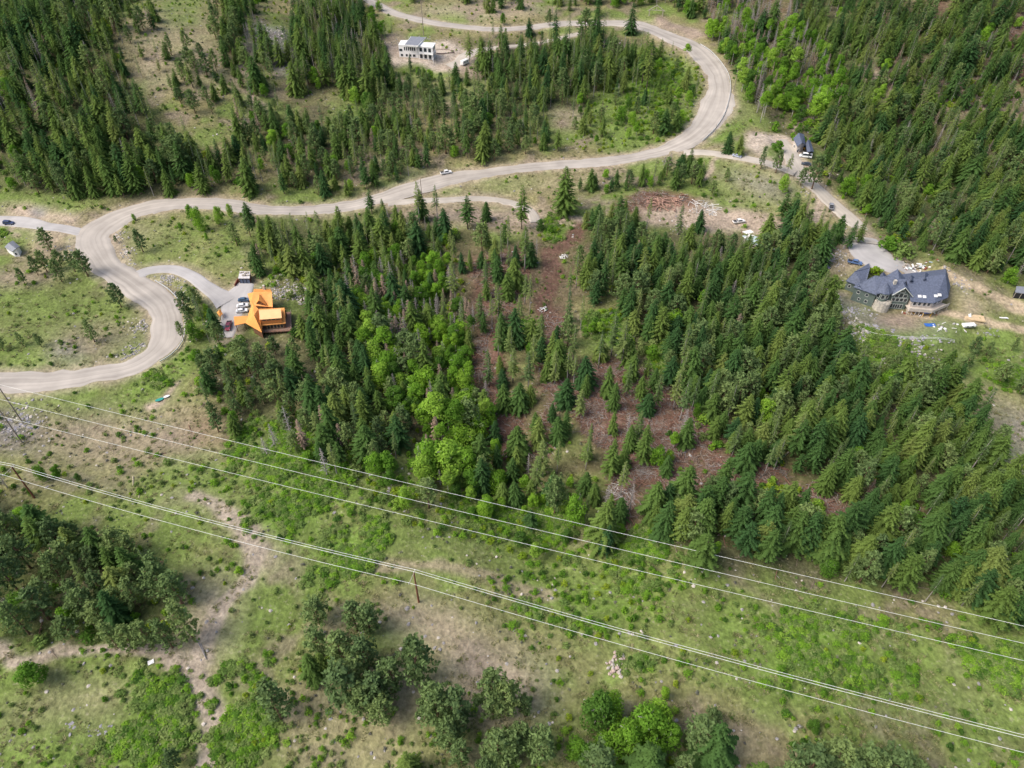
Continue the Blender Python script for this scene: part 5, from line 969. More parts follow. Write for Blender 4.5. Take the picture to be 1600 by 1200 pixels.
for (cx, cy, z, r0) in ((560, 560, 3.6, 3.0), (520, 600, 1.0, 3.4)): c = P(cx, cy, z); MB().tube([(c.x, c.y, -1), (c.x, c.y, z)], r0, 14).build('terrace', M_STONEW, h.root); h.rail([(c.x + (r0 - .1) * math.cos(R(a)), c.y + (r0 - .1) * math.sin(R(a)), z) for a in range(180, 361, 20)], 1, M_STONEW)
for (cx, cy) in ((700, 345),): c = P(cx, cy, 9.8); MB().box(c.x - .5, c.x + .5, c.y - .5, c.y + .5, 8.2, 11.4).build('chimney', M_STONEW, h.root)
# orange-roofed log house
h = House('log_house', 'log house with a bright orange metal roof and a wraparound deck', 'house', 415, 505, 350, 410, 9.6); P = h.P
E1, E2, D1, D2 = P(575, 945, 4.4), P(925, 912, 4.4), P(515, 700, 8.2), P(907, 680, 8.2)
h.slab('roof', [[E1, E2, D2, D1], [D1, D2, mirror(D2, E2), mirror(D1, E1)]], M_ORANGE); w = h.walls([E1, E2, D2, mirror(D2, E2), mirror(D1, E1)], M_LOGW, inset=.8)
for i in range(5): h.window(w[0], w[1], .1 + .17 * i, .22 + .17 * i, 2.0, 3.6, M_WOOD)
d0, d1, d2, d3 = P(522, 718, 8.7), P(852, 692, 8.7), P(866, 832, 7.2), P(535, 858, 7.2)
h.slab('dormer_roof', [[d3, d2, d1, d0]], mat('lit_orange_tin', (.86, .50, .24), rough=.5, noise=(.5, .06)), .2); w = h.walls([d3, d2, d1, d0], M_ORANGE2, 'dormer_wall', 5.0, .25, .15)  # paler copy of the roof orange paints in the stronger light on this slope
for i in range(4): h.window(w[0], w[1], .06 + .23 * i, .25 + .23 * i, 6.35, 6.9, M_ORANGE2)
G1, G2, H1, H2 = P(428, 598, 8.5), P(450, 790, 8.5), P(372, 937, 4.3), P(568, 1048, 4.3)
h.slab('roof', [[G2, H1, H2], [G1, G2, H2, E1, D1], [G1, P(322, 905, 3.8), H1, G2]], M_ORANGE); h.walls([H1, H2, E1, D1, G1], M_LOGW, inset=1.4)
b0, b1, b2, b3 = P(352, 468, 5.4), P(730, 668, 5.2), P(440, 447, 8.8), P(716, 440, 8.8); bl = P(405, 640, 5.2)
h.slab('roof', [[bl, b1, b3, b2], [b0, bl, b2], [b2, b3, P(690, 398, 6.6), P(448, 398, 6.6)]], M_ORANGE); h.walls([bl, b1, b3, P(690, 398, 6.6), P(448, 398, 6.6), b0], M_LOGW, inset=.9)
s0, s1, s2, s3 = P(478, 612, 6.0), P(642, 636, 6.0), P(520, 566, 8.3), P(530, 470, 8.6); h.slab('roof', [[s0, s2, s3], [s2, s1, s3]], M_ORANGE); h.walls([s0, s1, s3], M_LOGW, base=3.5, inset=.3); k0 = MB(); k0.v = [tuple(s0 - Vector((0, 0, .3))), tuple(s1 - Vector((0, 0, .3))), tuple(s2 + Vector((0, .3, -.3))), tuple(s0 + Vector((0, .5, -.3))), tuple(s1 + Vector((0, .5, -.3))), tuple(s2 + Vector((0, .8, -.3)))]; k0.f = [(0, 1, 2), (5, 4, 3), (0, 2, 5, 3), (1, 4, 5, 2), (0, 3, 4, 1)]; k0.build('gable_wall', M_LOGW, h.root)
h.slab('entry_roof', [[P(145, 812, 3.4), P(160, 945, 3.4), P(335, 905, 3.4), P(352, 800, 3.4)]], M_ORANGE); mb = MB()
for x, y in ((165, 830), (175, 930), (300, 900)): p = P(x, y, 3.2); mb.tube([up(p, -.6), p], .14, 6)
mb.build('porch_post', M_LOGW, h.root)
dk = [P(560, 1050, 1.6), P(1015, 1022, 1.6), P(1005, 742, 1.6), P(915, 745, 1.6), P(905, 900, 1.6), P(600, 930, 1.6)]
h.slab('deck', [dk], M_DECK, .3); h.rail([dk[0], dk[1], dk[2]], 1.0, M_OLDW); mb = MB()
for i in range(9): p = dk[0].lerp(dk[1], i / 8) + Vector((0, .4, 0)); mb.tube([up(p, -1), up(p, 1.5)], .13, 6)
mb.build('deck_posts', M_LOGW, h.root); c = P(600, 385, 8); MB().box(c.x - .45, c.x + .45, c.y - .45, c.y + .45, 4, 9.3).build('chimney', M_STONEW, h.root)
# white hilltop house
h = House('white_house', 'white modern house with flat grey roofs and dark windows on the hilltop', 'house', 650, 88, 600, 40, 10); P = h.P
a, b, c, d = P(222, 300, 7.0), P(522, 315, 7.0), P(570, 225, 7.0), P(262, 228, 7.0); h.slab('parapet', [[a, b, c, d]], M_WHITE, .5); w = h.walls([a, b, c, d], M_WALLW, inset=.08)
for i in range(6): h.window(w[0], w[1], .28 + .105 * i, .34 + .105 * i, 4.0, 6.0, M_WHITE)
h.window(w[0], w[1], .02, .18, 3.4, 4.8, M_WHITE)
for x0, x1 in ((.08, .2), (.34, .45), (.53, .64), (.72, .86)): h.window(w[0], w[1], x0, x1, .5, 1.9, M_WHITE)
a, b, c, d = P(325, 292, 8.3), P(520, 308, 8.3), P(640, 180, 8.3), P(425, 167, 8.3); h.slab('flat_roof', [[a, b, c, d]], M_GREYROOF, .12); h.slab('parapet', [[a + Vector((-.3, -.3, -.14)), b + Vector((.3, -.3, -.14)), c + Vector((.3, .3, -.14)), d + Vector((-.3, .3, -.14))]], M_WHITE, .8); h.walls([a, b, c, d], M_WALLW, base=6.8, inset=.25)
a, b, c, d = P(526, 318, 7.2), P(758, 340, 7.2), P(808, 268, 7.2), P(575, 258, 7.2); h.slab('flat_roof', [[a, b, c, d]], M_WALLW, .35); w = h.walls([a, b, c, d], M_WALLW, inset=.3)
for i in range(3):
    h.window(w[0], w[1], .06 + .32 * i, .26 + .32 * i, 4.1, 6.3, M_WHITE); h.window(w[0], w[1], .06 + .32 * i, .26 + .32 * i, .3, 2.9, M_WHITE)
for i in range(2): h.window(w[1], w[2], .15 + .42 * i, .42 + .42 * i, 4.1, 6.2, M_WHITE); h.window(w[1], w[2], .15 + .42 * i, .42 + .42 * i, .5, 2.8, M_WHITE)
bal = [w[0] + Vector((0, -1.5, 0)), w[1] + Vector((.3, -1.5, 0)), w[1], w[0]]; bal = [up(p, 3.35) for p in bal]; h.slab('balcony', [bal], M_WHITE, .3); h.rail(bal[:2], .9, M_WHITE); mb = MB()
for i in range(4): p = bal[0].lerp(bal[1], i / 3); mb.tube([up(p, -1), up(p, 7.0)], .18, 4)
mb.build('column', M_WHITE, h.root)
# terrace walls beside it
rt = House('retaining_wall', 'stepped dark stone retaining walls beside the white hilltop house', 'wall', 688, 84, 600, 40, 10); P = rt.P
for pts in ([(815, 372), (930, 365), (1090, 388)], [(815, 430), (960, 430), (1100, 408)]):
    q = [P(x, y, .6) for x, y in pts]; mb = MB()
    for u_, v_ in zip(q[:-1], q[1:]): d = (v_ - u_).normalized(); nn = Vector((-d.y, d.x, 0)) * .3; k = len(mb.v); mb.v += [tuple(p) for p in (u_ - nn, v_ - nn, v_ + nn, u_ + nn)] + [tuple(up(p, -.8)) for p in (u_ - nn, v_ - nn, v_ + nn, u_ + nn)]; mb.f += [(k, k+1, k+2, k+3), (k, k+4, k+5, k+1), (k+1, k+5, k+6, k+2), (k+2, k+6, k+7, k+3), (k+3, k+7, k+4, k)]
    mb.build('wall', mat('brown_stone', (.24, .18, .15), noise=(2, .3)), rt.root)
# blue-grey barn house by the sand arena
h = House('barn_house', 'small house with blue-grey roofs beside the sand arena', 'house', 1262, 236, 1140, 190, 10); P = h.P
r1 = [P(995, 262, 4.2), P(1062, 392, 4.2), P(1185, 352, 4.2), P(1165, 198, 4.2)]; ra, rb = P(1082, 172, 6.2), P(1130, 330, 6.2)
h.slab('roof', [[r1[0], r1[1], rb, ra], [rb, r1[2], r1[3], ra]], M_SLATE); w = h.walls([r1[0], r1[1], rb, r1[2], r1[3], ra], M_PALEW, inset=.5); h.window(w[0], w[1], .3, .5, 1, 2.4, M_WHITE); h.window(w[1], w[2], .2, .7, .2, 2.6, M_WHITE)
r2 = [P(1190, 345, 3.6), P(1212, 470, 3.6), P(1318, 470, 3.6), P(1262, 295, 3.6)]; ra, rb = P(1225, 283, 5.2), P(1265, 462, 5.2)
h.slab('roof', [[r2[0], r2[1], rb, ra], [rb, r2[2], r2[3], ra]], M_SLATE); h.walls([r2[0], r2[1], rb, r2[2], r2[3], ra], M_DARK, inset=.5)
# tarped cabin among the firs
h = House('tarped_cabin', 'cabin roofed with blue-grey metal and white tarps half hidden among firs', 'cabin', 1190, 388, 1130, 320, 13.33); P = h.P
h.slab('roof', [[P(395, 640, 3.4), P(560, 790, 2.8), P(900, 900, 2.8), P(960, 770, 3.4), P(640, 640, 4.2)], [P(830, 820, 3.0), P(930, 960, 2.6), P(1110, 930, 2.6), P(1060, 810, 3.4)]], M_BLUEG); h.walls([P(420, 640, 3.2), P(560, 800, 2.7), P(900, 910, 2.7), P(1080, 920, 2.7), P(1050, 800, 3.2), P(700, 660, 3.4)], M_OLDW, inset=.2)
h.slab('tarp', [[P(390, 560, 3.9), P(500, 610, 3.6), P(640, 570, 4.0), P(560, 515, 4.2)], [P(430, 690, 3.7), P(520, 700, 3.6), P(650, 640, 4.4), P(540, 610, 4.2)]], M_LEATH, .12)
h.slab('deck', [[P(735, 905, .9), P(735, 960, .9), P(880, 1010, .9), P(890, 930, .9)], [P(540, 830, .9), P(570, 900, .9), P(690, 935, .9), P(690, 870, .9)]], M_PALEW, .2)
h.walls([P(925, 725, 2.6), P(1045, 765, 2.6), P(1040, 690, 2.6), P(925, 680, 2.6)], M_WHITE, inset=.05); h.window(h.w[0], h.w[1], .1, .42, .6, 2.0, M_WHITE); h.window(h.w[0], h.w[1], .58, .9, .6, 2.0, M_WHITE)
# ranch cottage at the left
h = House('ranch_cottage', 'small cottage with a grey roof and white gable at the left edge', 'cottage', 22, 392, 0, 310, 10.67); P = h.P
e = [P(75, 810, 2.8), P(200, 890, 2.8), P(330, 800, 2.8), P(215, 700, 2.8)]; ra, rb = P(135, 745, 4.2), P(265, 835, 4.2)
h.slab('roof', [[e[0], e[1], rb, ra], [rb, e[2], e[3], ra]], M_GREYROOF); w = h.walls([e[0], e[1], rb, e[2], e[3], ra], M_WALLW, inset=.3); h.window(w[1], w[2], .3, .7, .8, 2, M_WHITE)
h.slab('ramp', [[P(235, 860, .8), P(300, 940, .5), P(335, 925, .5), P(280, 850, .8)]], M_WHITE, .3)
# garden hedge block and edge shed
h = House('edge_shed', 'open-fronted grey-roofed shed at the right edge beyond the sandy track', 'shed', 1594, 462, 1480, 430, 12); P = h.P
e = [P(1275, 320, 2.8), P(1640, 365, 2.6), P(1640, 225, 3.2), P(1300, 205, 3.2)]; h.slab('roof', [e], M_GREYROOF); h.walls(e, M_DARK, inset=.2); mb = MB()  # closed near-black walls paint the shade inside the open front
for x, y in ((1285, 330), (1400, 345), (1520, 360)): p = P(x, y, 2.6); mb.tube([up(p, -.5), p], .12, 5)
mb.build('post', M_OLDW, h.root)
# garage above the log house
h = House('garage', 'dark-fronted garage with a cluttered pale roof above the log house forecourt', 'garage', 380, 437, 350, 410, 9.6); P = h.P
e = [P(212, 238, 2.9), P(385, 238, 2.9), P(392, 135, 2.9), P(235, 128, 2.9)]; h.slab('roof', [e], mat('pale_membrane', (.58, .56, .56), noise=(2, .15))); w = h.walls(e, M_REDD, inset=.15); mb = MB()
for i in range(3): h.window(w[0], w[1], .05 + .32 * i, .31 + .32 * i, .05, 2.3, M_DARK, gm=M_SLATE)
for x, y, s_ in ((250, 160, .5), (300, 200, .7), (345, 160, .6), (280, 150, .4), (360, 200, .5), (320, 170, .4)): p = P(x, y, 2.9); mb.box(p.x - s_, p.x + s_, p.y - s_ * .6, p.y + s_ * .6, 2.9, 2.9 + s_ * .8)
mb.build('roof_clutter', M_OLDW, h.root)['kind'] = 'stuff'
rt = House('garden_wall', 'short reddish retaining wall left of the garage', 'wall', 368, 443, 350, 410, 9.6); P = rt.P
a, b = P(150, 330, 1.2), P(200, 240, 1.4); nn = Vector((.35, .1, 0)); MB().add([a, b, b + nn, a + nn, up(a, -.8), up(b, -.8), up(b + nn, -.8), up(a + nn, -.8)], [(0, 1, 2, 3), (0, 4, 5, 1), (1, 5, 6, 2), (2, 6, 7, 3), (3, 7, 4, 0)]).build('wall', M_REDD, rt.root)
h = House('gazebo', 'tiny gazebo with an orange pyramid roof beside the house drive', 'gazebo', 345, 492, 200, 400, 7.5); P = h.P
c = P(1068, 650, 3.0); q = [P(1040, 660, 2.2), P(1075, 712, 2.2), P(1112, 675, 2.2), P(1080, 622, 2.2)]; h.slab('roof', [[q[i], q[(i + 1) % 4], up(c, 3.2)] for i in range(4)], M_ORANGE, .12); mb = MB()
for p in q: p = p.lerp(c, .15); mb.tube([up(p, -.4), up(p, 2.1)], .08, 5)
mb.build('post', M_LOGW, h.root)
# log gateway over the far road bend
h = House('log_gateway', 'tall rustic log gateway with a gabled crossbeam above the road', 'gateway', 1025, 36, 1000, 10, 10); P = h.P; mb = MB()
a, b = P(135, 195, 0), P(345, 205, 0); hh = 5.5; hz = Vector((0, 0, hh)); pk = (a + b) / 2 + Vector((0, 0, hh + 3)); mb.tube([a - Vector((0, 0, .5)), a + hz], .28, 6).build('post', M_OLDW, h.root); MB().tube([b - Vector((0, 0, .5)), b + hz], .28, 6).build('post', M_OLDW, h.root)
mb = MB(); mb.tube([a + hz - Vector((1.2, 0, .5)), pk], .24, 6); mb.tube([pk, b + hz + Vector((1.2, 0, -.5))], .24, 6); mb.tube([a + hz, b + hz], .2, 6); mb.tube([(a + b) / 2 + hz, pk], .16, 6); mb.build('crossbeam', M_OLDW, h.root)

# ---------------------------------------------------------------- vehicles
def vehicle(name, label, cat, px, py, qx, qy, kind, col, L_=None):
    g = G(px, py); q = G(qx, qy); a = math.atan2(q.y - g.y, q.x - g.x); g.z += .05 if DROAD[int(g.y - Y0), int(g.x - X0)] > 0 else .28; t = empty(name, g, a); tag(t, label, cat)
    pm = mat('paint_' + '_'.join(str(int(c * 100)) for c in col), col, rough=.35, spec=.5)
    D_ = dict(car=(4.6, 1.82, [(-2.3,.35),(-2.3,.95),(-2.05,1.0),(2.1,.92),(2.3,.7),(2.3,.35)], [(-1.75,.98),(-1.35,1.45),(.35,1.45),(1.15,.95)]),
       suv=(4.9, 1.95, [(-2.45,.4),(-2.45,1.1),(1.4,1.12),(2.35,1.0),(2.45,.45)], [(-2.4,1.1),(-2.15,1.78),(.5,1.78),(1.35,1.1)]),
       pickup=(5.8, 2.0, [(-2.9,.5),(-2.9,1.1),(-1.0,1.12),(1.9,1.12),(2.8,1.02),(2.9,.5)], [(-1.0,1.12),(-.85,1.82),(.95,1.82),(1.65,1.12)]),
       van=(5.9, 2.05, [(-2.95,.4),(-2.95,1.2),(2.3,1.2),(2.9,.95),(2.95,.45)], [(-2.93,1.2),(-2.85,2.35),(1.3,2.35),(2.25,1.2)]))[kind]
    w = D_[1] / 2
    def prof(pts, w0, w1, top):
        mb = MB(); n = len(pts); zs = [p[1] for p in pts]; lo, hi = min(zs), max(zs)
        for sgn in (-1, 1):
            for (x, z) in pts: mb.v.append((x, sgn * (w0 + (w1 - w0) * (z - lo) / max(.01, hi - lo)), z))
        mb.f = [tuple(range(n)), tuple(range(2 * n - 1, n - 1, -1))] + [(i, n + i, n + (i + 1) % n, (i + 1) % n) for i in range(n)]; return mb
    b = prof(D_[2], w, w * .95, 0).build('body', pm, t); bv = b.modifiers.new('soft', 'BEVEL'); bv.width = .08; bv.segments = 2
    c = prof(D_[3], w * .92, w * .74, 0).build('cabin', pm, t); bv = c.modifiers.new('soft', 'BEVEL'); bv.width = .06; bv.segments = 2
    P_ = D_[3]; gl = MB()
    for sgn in (-1, 1):                    # side glass
        x0, z0, x1, z1 = P_[0][0] + .25, P_[0][1] + .08, P_[1][0] + .1, P_[1][1] - .12; x2, x3 = P_[2][0] - .05, P_[3][0] - .25
        f = lambda z: sgn * (w * .92 + (w * .74 - w * .92) * (z - P_[0][1]) / (P_[1][1] - P_[0][1]) + .012)
        gl.add([(x0, f(z0), z0), (x1, f(z1), z1), (x2, f(z1), z1), (x3, f(z0), z0)], [(0, 1, 2, 3)])
    for i, j in ((0, 1), (3, 2)):          # rear and front glass
        (xa, za), (xb, zb) = P_[i], P_[j]; s_ = -.015 if i == 0 else .015; m0, m1 = .12, .88
        lo = (xa + (xb - xa) * m0 + s_, za + (zb - za) * m0); hi = (xa + (xb - xa) * m1 + s_, za + (zb - za) * m1); gl.add([(lo[0], -w * .82, lo[1] + .01), (lo[0], w * .82, lo[1] + .01), (hi[0], w * .68, hi[1] + .01), (hi[0], -w * .68, hi[1] + .01)], [(0, 1, 2, 3)])
    gl.build('window', M_GLASS, t)
    if kind == 'pickup': MB().box(-2.75, -1.1, -w * .78, w * .78, 1.0, 1.14).build('load_bed', M_DARK, t)
    for x in (D_[0] * .31, -D_[0] * .31):
        for y in (-1, 1): wh = MB().tube([(x, y * (w - .24), .36), (x, y * (w + .01), .36)], .37, 12).build('wheel', M_RUB, t); MB().tube([(x, y * (w + .0), .36), (x, y * (w + .03), .36)], .2, 8).build('rim', M_STEEL, wh)
    for y in (-1, 1): MB().box(D_[0] / 2 - .06, D_[0] / 2 + .015, y * w * .78 - .18, y * w * .78 + .18, .72, .88).build('headlight', M_WHITE, t)
    return t
vehicle('pickup_truck', 'white pickup truck driving on the gravel road', 'pickup truck', 697, 272, 712, 269, 'pickup', (.80, .80, .80))
vehicle('pickup_truck', 'blue and white pickup truck parked beside the mansion forecourt', 'pickup truck', 1335, 412, 1350, 414, 'pickup', (.10, .17, .34))
vehicle('pickup_truck', 'grey pickup truck parked on the dirt beside the estate driveway', 'pickup truck', 1298, 325, 1299, 316, 'pickup', (.26, .27, .30))
vehicle('van', 'white van parked below the blue-grey barn house', 'van', 1258, 246, 1244, 244, 'van', (.80, .82, .82))
vehicle('car', 'dark car parked under the pine below the white van', 'car', 1259, 258, 1245, 256, 'car', (.05, .06, .08))
vehicle('car', 'silver blue car on the east driveway beside the two firs', 'car', 1151, 246, 1165, 249, 'car', (.42, .46, .58))
vehicle('suv', 'dark blue car parked on the ranch driveway at the left edge', 'car', 15, 351, 30, 351, 'suv', (.03, .05, .13))
vehicle('car', 'dark blue car nearest the garage at the log house', 'car', 382, 471, 396, 470, 'car', (.06, .11, .18))
vehicle('car', 'white car parked beside the dark one at the log house', 'car', 380, 480, 394, 478, 'car', (.78, .79, .80))
vehicle('car', 'lower white car beneath the eaves of the log house', 'car', 379, 488, 393, 486, 'car', (.72, .73, .74))
vehicle('pickup_truck', 'red pickup truck at the lower end of the log house forecourt', 'pickup truck', 358, 512, 356, 522, 'pickup', (.30, .06, .09))
vehicle('pickup_truck', 'white truck parked on the dirt clearing above the tarped cabin', 'pickup truck', 1154, 348, 1164, 346, 'pickup', (.80, .79, .78))
vehicle('utility_cart', 'dark utility cart at the edge of the dirt yard', 'cart', 1291, 419, 1296, 421, 'car', (.09, .07, .14)).scale = (.6, .75, .9)
def caravan(name, label, cat, px, py, qx, qy, L_, W_, H_, m):
    g = G(px, py); q = G(qx, qy); t = empty(name, g, math.atan2(q.y - g.y, q.x - g.x)); tag(t, label, cat); z0 = .5
    b = MB().box(-L_ / 2, L_ / 2, -W_ / 2, W_ / 2, z0, H_).build('body', m, t); bv = b.modifiers.new('soft', 'BEVEL'); bv.width = .25; bv.segments = 3
    for x in (-L_ * .2, L_ * .2): MB().box(x - .4, x + .4, -W_ / 2 - .02, W_ / 2 + .02, H_ * .55, H_ * .8).build('window', M_GLASS, t)
    MB().tube([(L_ / 2, .5, .6), (L_ / 2 + 1.2, 0, .55), (L_ / 2, -.5, .6)], .06, 5).build('drawbar', M_STEEL, t)
    for y in (-1, 1): MB().tube([(0, y * (W_ / 2 - .25), .35), (0, y * (W_ / 2 - .02), .35)], .35, 10).build('wheel', M_RUB, t)
caravan('trailer', 'white camping trailer parked beside the hilltop house drive', 'trailer', 726, 101, 733, 97, 5.6, 2.4, 2.9, M_WHITE)
caravan('trailer', 'long white and grey trailer on the grass below the mansion track', 'trailer', 1512, 511, 1522, 512, 5.0, 2.0, 1.5, M_WHITE)
t = House('boat', 'teal and white boat lying on the grass by the small path', 'boat', 254, 627, 200, 600, 4)
for j, (cx, cy, m_, s_) in enumerate(((250, 626, M_TEAL, 1.0), (261, 621, M_WHITE, .75))):
    p = G(cx, cy) - t.g; d = Vector((.86, .5, 0)); n = Vector((-.5, .86, 0)); mb = MB(); O = []
    for k in range(7):
        u = -1 + 2 * k / 6; wd = .75 * s_ * (1 - abs(u) ** 3 * .75)
        for sgn in (-1, 1): O.append(p + d * u * 1.5 * s_ + n * wd * sgn + Vector((0, 0, .6)))
        O.append(p + d * u * 1.3 * s_ + Vector((0, 0, .05)))
    mb.v = [tuple(o) for o in O]
    for k in range(6): a = 3 * k; mb.f += [(a, a + 3, a + 5, a + 2), (a + 1, a + 2, a + 5, a + 4), (a, a + 1, a + 4, a + 3)]
    mb.build('hull' if j == 0 else 'cover', m_, t.root)

# ---------------------------------------------------------------- poles and power lines
M_POLE = mat('red_brown_pole', (.22, .09, .055), noise=(4, .2)); M_GPOLE = mat('grey_pole', (.27, .23, .19), noise=(4, .2)); M_WIRE = mat('aluminium_wire', (.78, .80, .76), rough=.6, metal=.0); M_INS = mat('white_insulator', (.8, .8, .78), rough=.3)
def pole(px, py, hpx, label, m=None, r=.17, name='utility_pole'):
    g = G(px, py); h = height_for(g, hpx); t = empty(name, g); tag(t, label, 'utility pole'); mb = MB(); mb.tube([(0, 0, -.6), (0, 0, h)], [r * 1.25, r * .8], 8); mb.build('shaft', m or M_GPOLE, t); return t, g, h
def ins(t, p, r=.12): MB().tube([p, p + Vector((0, 0, .25)), p + Vector((0, 0, .55))], [r * .6, r, r * .7], 6).build('insulator', M_INS, t)
ATT = {}
tB, gB, hB = pole(654.5, 941, 47, 'red-brown wooden pole carrying wires over the middle of the slope', M_POLE, .24)
tA, gA, hA = pole(54, 778, 60, 'red-brown wooden pole carrying wires on the western slope', M_POLE, .24)
dAB = Vector((gB.x - gA.x, gB.y - gA.y, 0)).normalized(); nAB = Vector((dAB.y, -dAB.x, 0)); nAB = nAB if nAB.y < 0 else -nAB
gC = Vector((0, 0, 0)) + gB + dAB * 165; gC.z = float(T(gC.x, gC.y))
def rig(t, h):
    a0 = Vector((0, 0, h)) ; a1 = Vector((0, 0, h - .15)) + nAB * 3.4; MB().tube([a1 - nAB * 4.3, a1 + nAB * .2], .11, 4).build('crossarm', M_OLDW, t)
    P_ = [a1 + Vector((0, 0, .1)) - nAB * 4.1, Vector((0, 0, h)), a1 + Vector((0, 0, .1))]
    for p in P_: ins(t, p)
    return [p + Vector((0, 0, .5)) for p in P_]
rA = [p + gA for p in rig(tA, hA)]; rB = [p + gB for p in rig(tB, hB)]
tC = empty('utility_pole', gC); tag(tC, 'red-brown wooden pole beyond the right edge', 'utility pole'); MB().tube([(0, 0, -.6), (0, 0, hB)], [.3, .19], 8).build('shaft', M_POLE, tC); rC = [p + gC for p in rig(tC, hB)]
def wire(label, pts, sag, r=.07, group=None):
    mb = MB(); Q = []
    for a, b in zip(pts[:-1], pts[1:]):
        for i in range(24): t = i / 24; Q.append(a.lerp(b, t) - Vector((0, 0, sag * 4 * t * (1 - t))))
    Q.append(pts[-1]); mb.tube(Q, r, 5); o = mb.build('power_line', M_WIRE); tag(o, label, 'power line', group)
back = rA[0] - dAB * 70
for k, lb in enumerate(('upper wire strung over the crossarm back ends of the red-brown poles', 'wire running along the tops of the red-brown poles', 'lowest wire strung on the near crossarm ends of the red-brown poles')):
    wire(lb, [rA[k] - dAB * 80, rA[k], rB[k], rC[k]], 2.2, .052 if k == 1 else .045)
# three conductors of the higher line
def air(x, y, h): d = rays([(x, y)])[0]; g = G(x, y); t = (g.z + h - CAM_H) / d[2]; return Vector((d[0] * t, d[1] * t, g.z + h))
TW = []
for (x0, y0), (x1, y1), lb in (((0, 601), (1600, 975), 'uppermost of the three bare wires crossing in front of the wood'), ((0, 624), (1600, 1002), 'middle of the three bare wires crossing the green slope'), ((0, 650), (1600, 1029), 'lowest of the three bare wires above the wooden pole line')):
    a, b = air(x0, y0, 13), air(x1, y1, 13); d = (b - a); ext = d.normalized(); TW.append(a); wire(lb, [a - ext * 60, a, b + ext * 60], 1.6, .045)
g = G(11, 641); t = empty('transmission_pole', g); tag(t, 'grey two-legged transmission pole at the left edge', 'utility pole')
m0 = TW[0].lerp(TW[1], .3) - g; m1 = TW[1].lerp(TW[2], .7) - g
for m_ in (m0, m1): zb = float(T(m_.x + g.x, m_.y + g.y)) - g.z; MB().tube([(m_.x, m_.y, zb - .5), (m_.x, m_.y, m_.z + .9)], [.24, .17], 8).build('leg', M_GPOLE, t)
e_ = (TW[2] - TW[0]).normalized(); MB().tube([TW[0] - g - e_ * .8 + Vector((0, 0, .7)), TW[2] - g + e_ * .8 + Vector((0, 0, .7))], .13, 4).build('crossarm', M_OLDW, t)
for a in TW: MB().tube([a - g, a - g + Vector((0, 0, .6))], .09, 6).build('insulator', M_INS, t)
pole(662, 56, 52, 'tall thin grey pole behind the white hilltop house', None, .2)
pole(1146, 143, 36, 'leaning grey pole on the grass outside the road bend', None, .18)
pole(659, 305, 26, 'grey pole beside the turning of the curved meadow lane', None, .16)
pole(1117, 208, 14, 'short dark pole behind the guard rail', None, .14)

# guard rails along the outside of the bends
def guard(label, pts, side_off=.0, concrete=False):
    g = ground(pts); c = catmull(np.hstack([g[:, :2], np.ones((len(pts), 1))]), 3.0); Q = [Vector((x, y, float(T(x, y)))) for x, y, _ in c]; t = empty('guard_rail', Q[0]); tag(t, label, 'guard rail'); o = Q[0]
    mb = MB(); P_ = [q - o for q in Q]; k = 0
    for a, b in zip(P_[:-1], P_[1:]):
        d = (b - a).normalized(); n = Vector((-d.y, d.x, 0)) * .12; z0, z1 = (.05, .85) if concrete else (.42, .88)
        k = len(mb.v); mb.v += [tuple(p + Vector((0, 0, z)) + s_) for p in (a, b) for z in (z0, z1) for s_ in (-n * (1.6 if concrete and z < .5 else 1), n * (1.6 if concrete and z < .5 else 1))]
        mb.f += [(k, k + 4, k + 6, k + 2), (k + 1, k + 3, k + 7, k + 5), (k + 2, k + 6, k + 7, k + 3), (k, k + 1, k + 5, k + 4), (k, k + 2, k + 3, k + 1), (k + 4, k + 5, k + 7, k + 6)]
    mb.build('rail', M_CONC if concrete else M_STEEL, t)
    if not concrete:
        for p in P_[::2]: MB().box(p.x - .09, p.x + .09, p.y - .09, p.y + .09, p.z - .4, p.z + .8).build('post', M_OLDW, t)
guard('long pale guard rail around the outside of the great road bend', [(1094,70.5),(1110,81),(1126,98),(1138,118),(1141,142),(1133,176),(1118,201),(1097,222)])
guard('short pale guard rail along the outer edge of the hairpin', [(243,440),(262,452),(278,468),(288,485),(290,503),(286,535),(268,556),(250,567)])
# sand arena fence
def fence(name, label, pts, step=3.0, hh=1.3, m=None):
    g = ground(pts); c = catmull(np.hstack([g[:, :2], np.ones((len(pts), 1))]), step); Q = [Vector((x, y, float(T(x, y)))) for x, y, _ in c]; t = empty(name, Q[0]); tag(t, label, 'fence'); o = Q[0]
    for q in Q[::2]: p = q - o; MB().tube([p - Vector((0, 0, .3)), p + Vector((0, 0, hh))], .07, 5).build('post', m or M_OLDW, t)
    for z in (.6, 1.15): MB().tube([q - o + Vector((0, 0, z)) for q in Q], .05, 4).build('rail', m or M_OLDW, t)
fence('fence', 'low wooden fence around the top of the sand arena', [(1176,210),(1195,211),(1213,215),(1216,222)])
fence('fence', 'short wooden fence inside the sand arena', [(1178,224),(1186,225),(1196,227),(1198,233)])
fence('fence', 'timber fence bordering the gravel yard by the ranch driveway', [(103,347),(112,350),(118,346),(130,335),(143,327)])
fence('fence', 'white pipe fence following the foot of the mansion terrace', [(1328,505),(1338,512),(1355,521),(1375,526),(1407,529),(1440,531),(1490,535)], 3, .9, M_WHITE)
fence('fence', 'white pipe railing beside the teal tarp', [(1290,513),(1300,517),(1311,523)], 3, .8, M_WHITE)

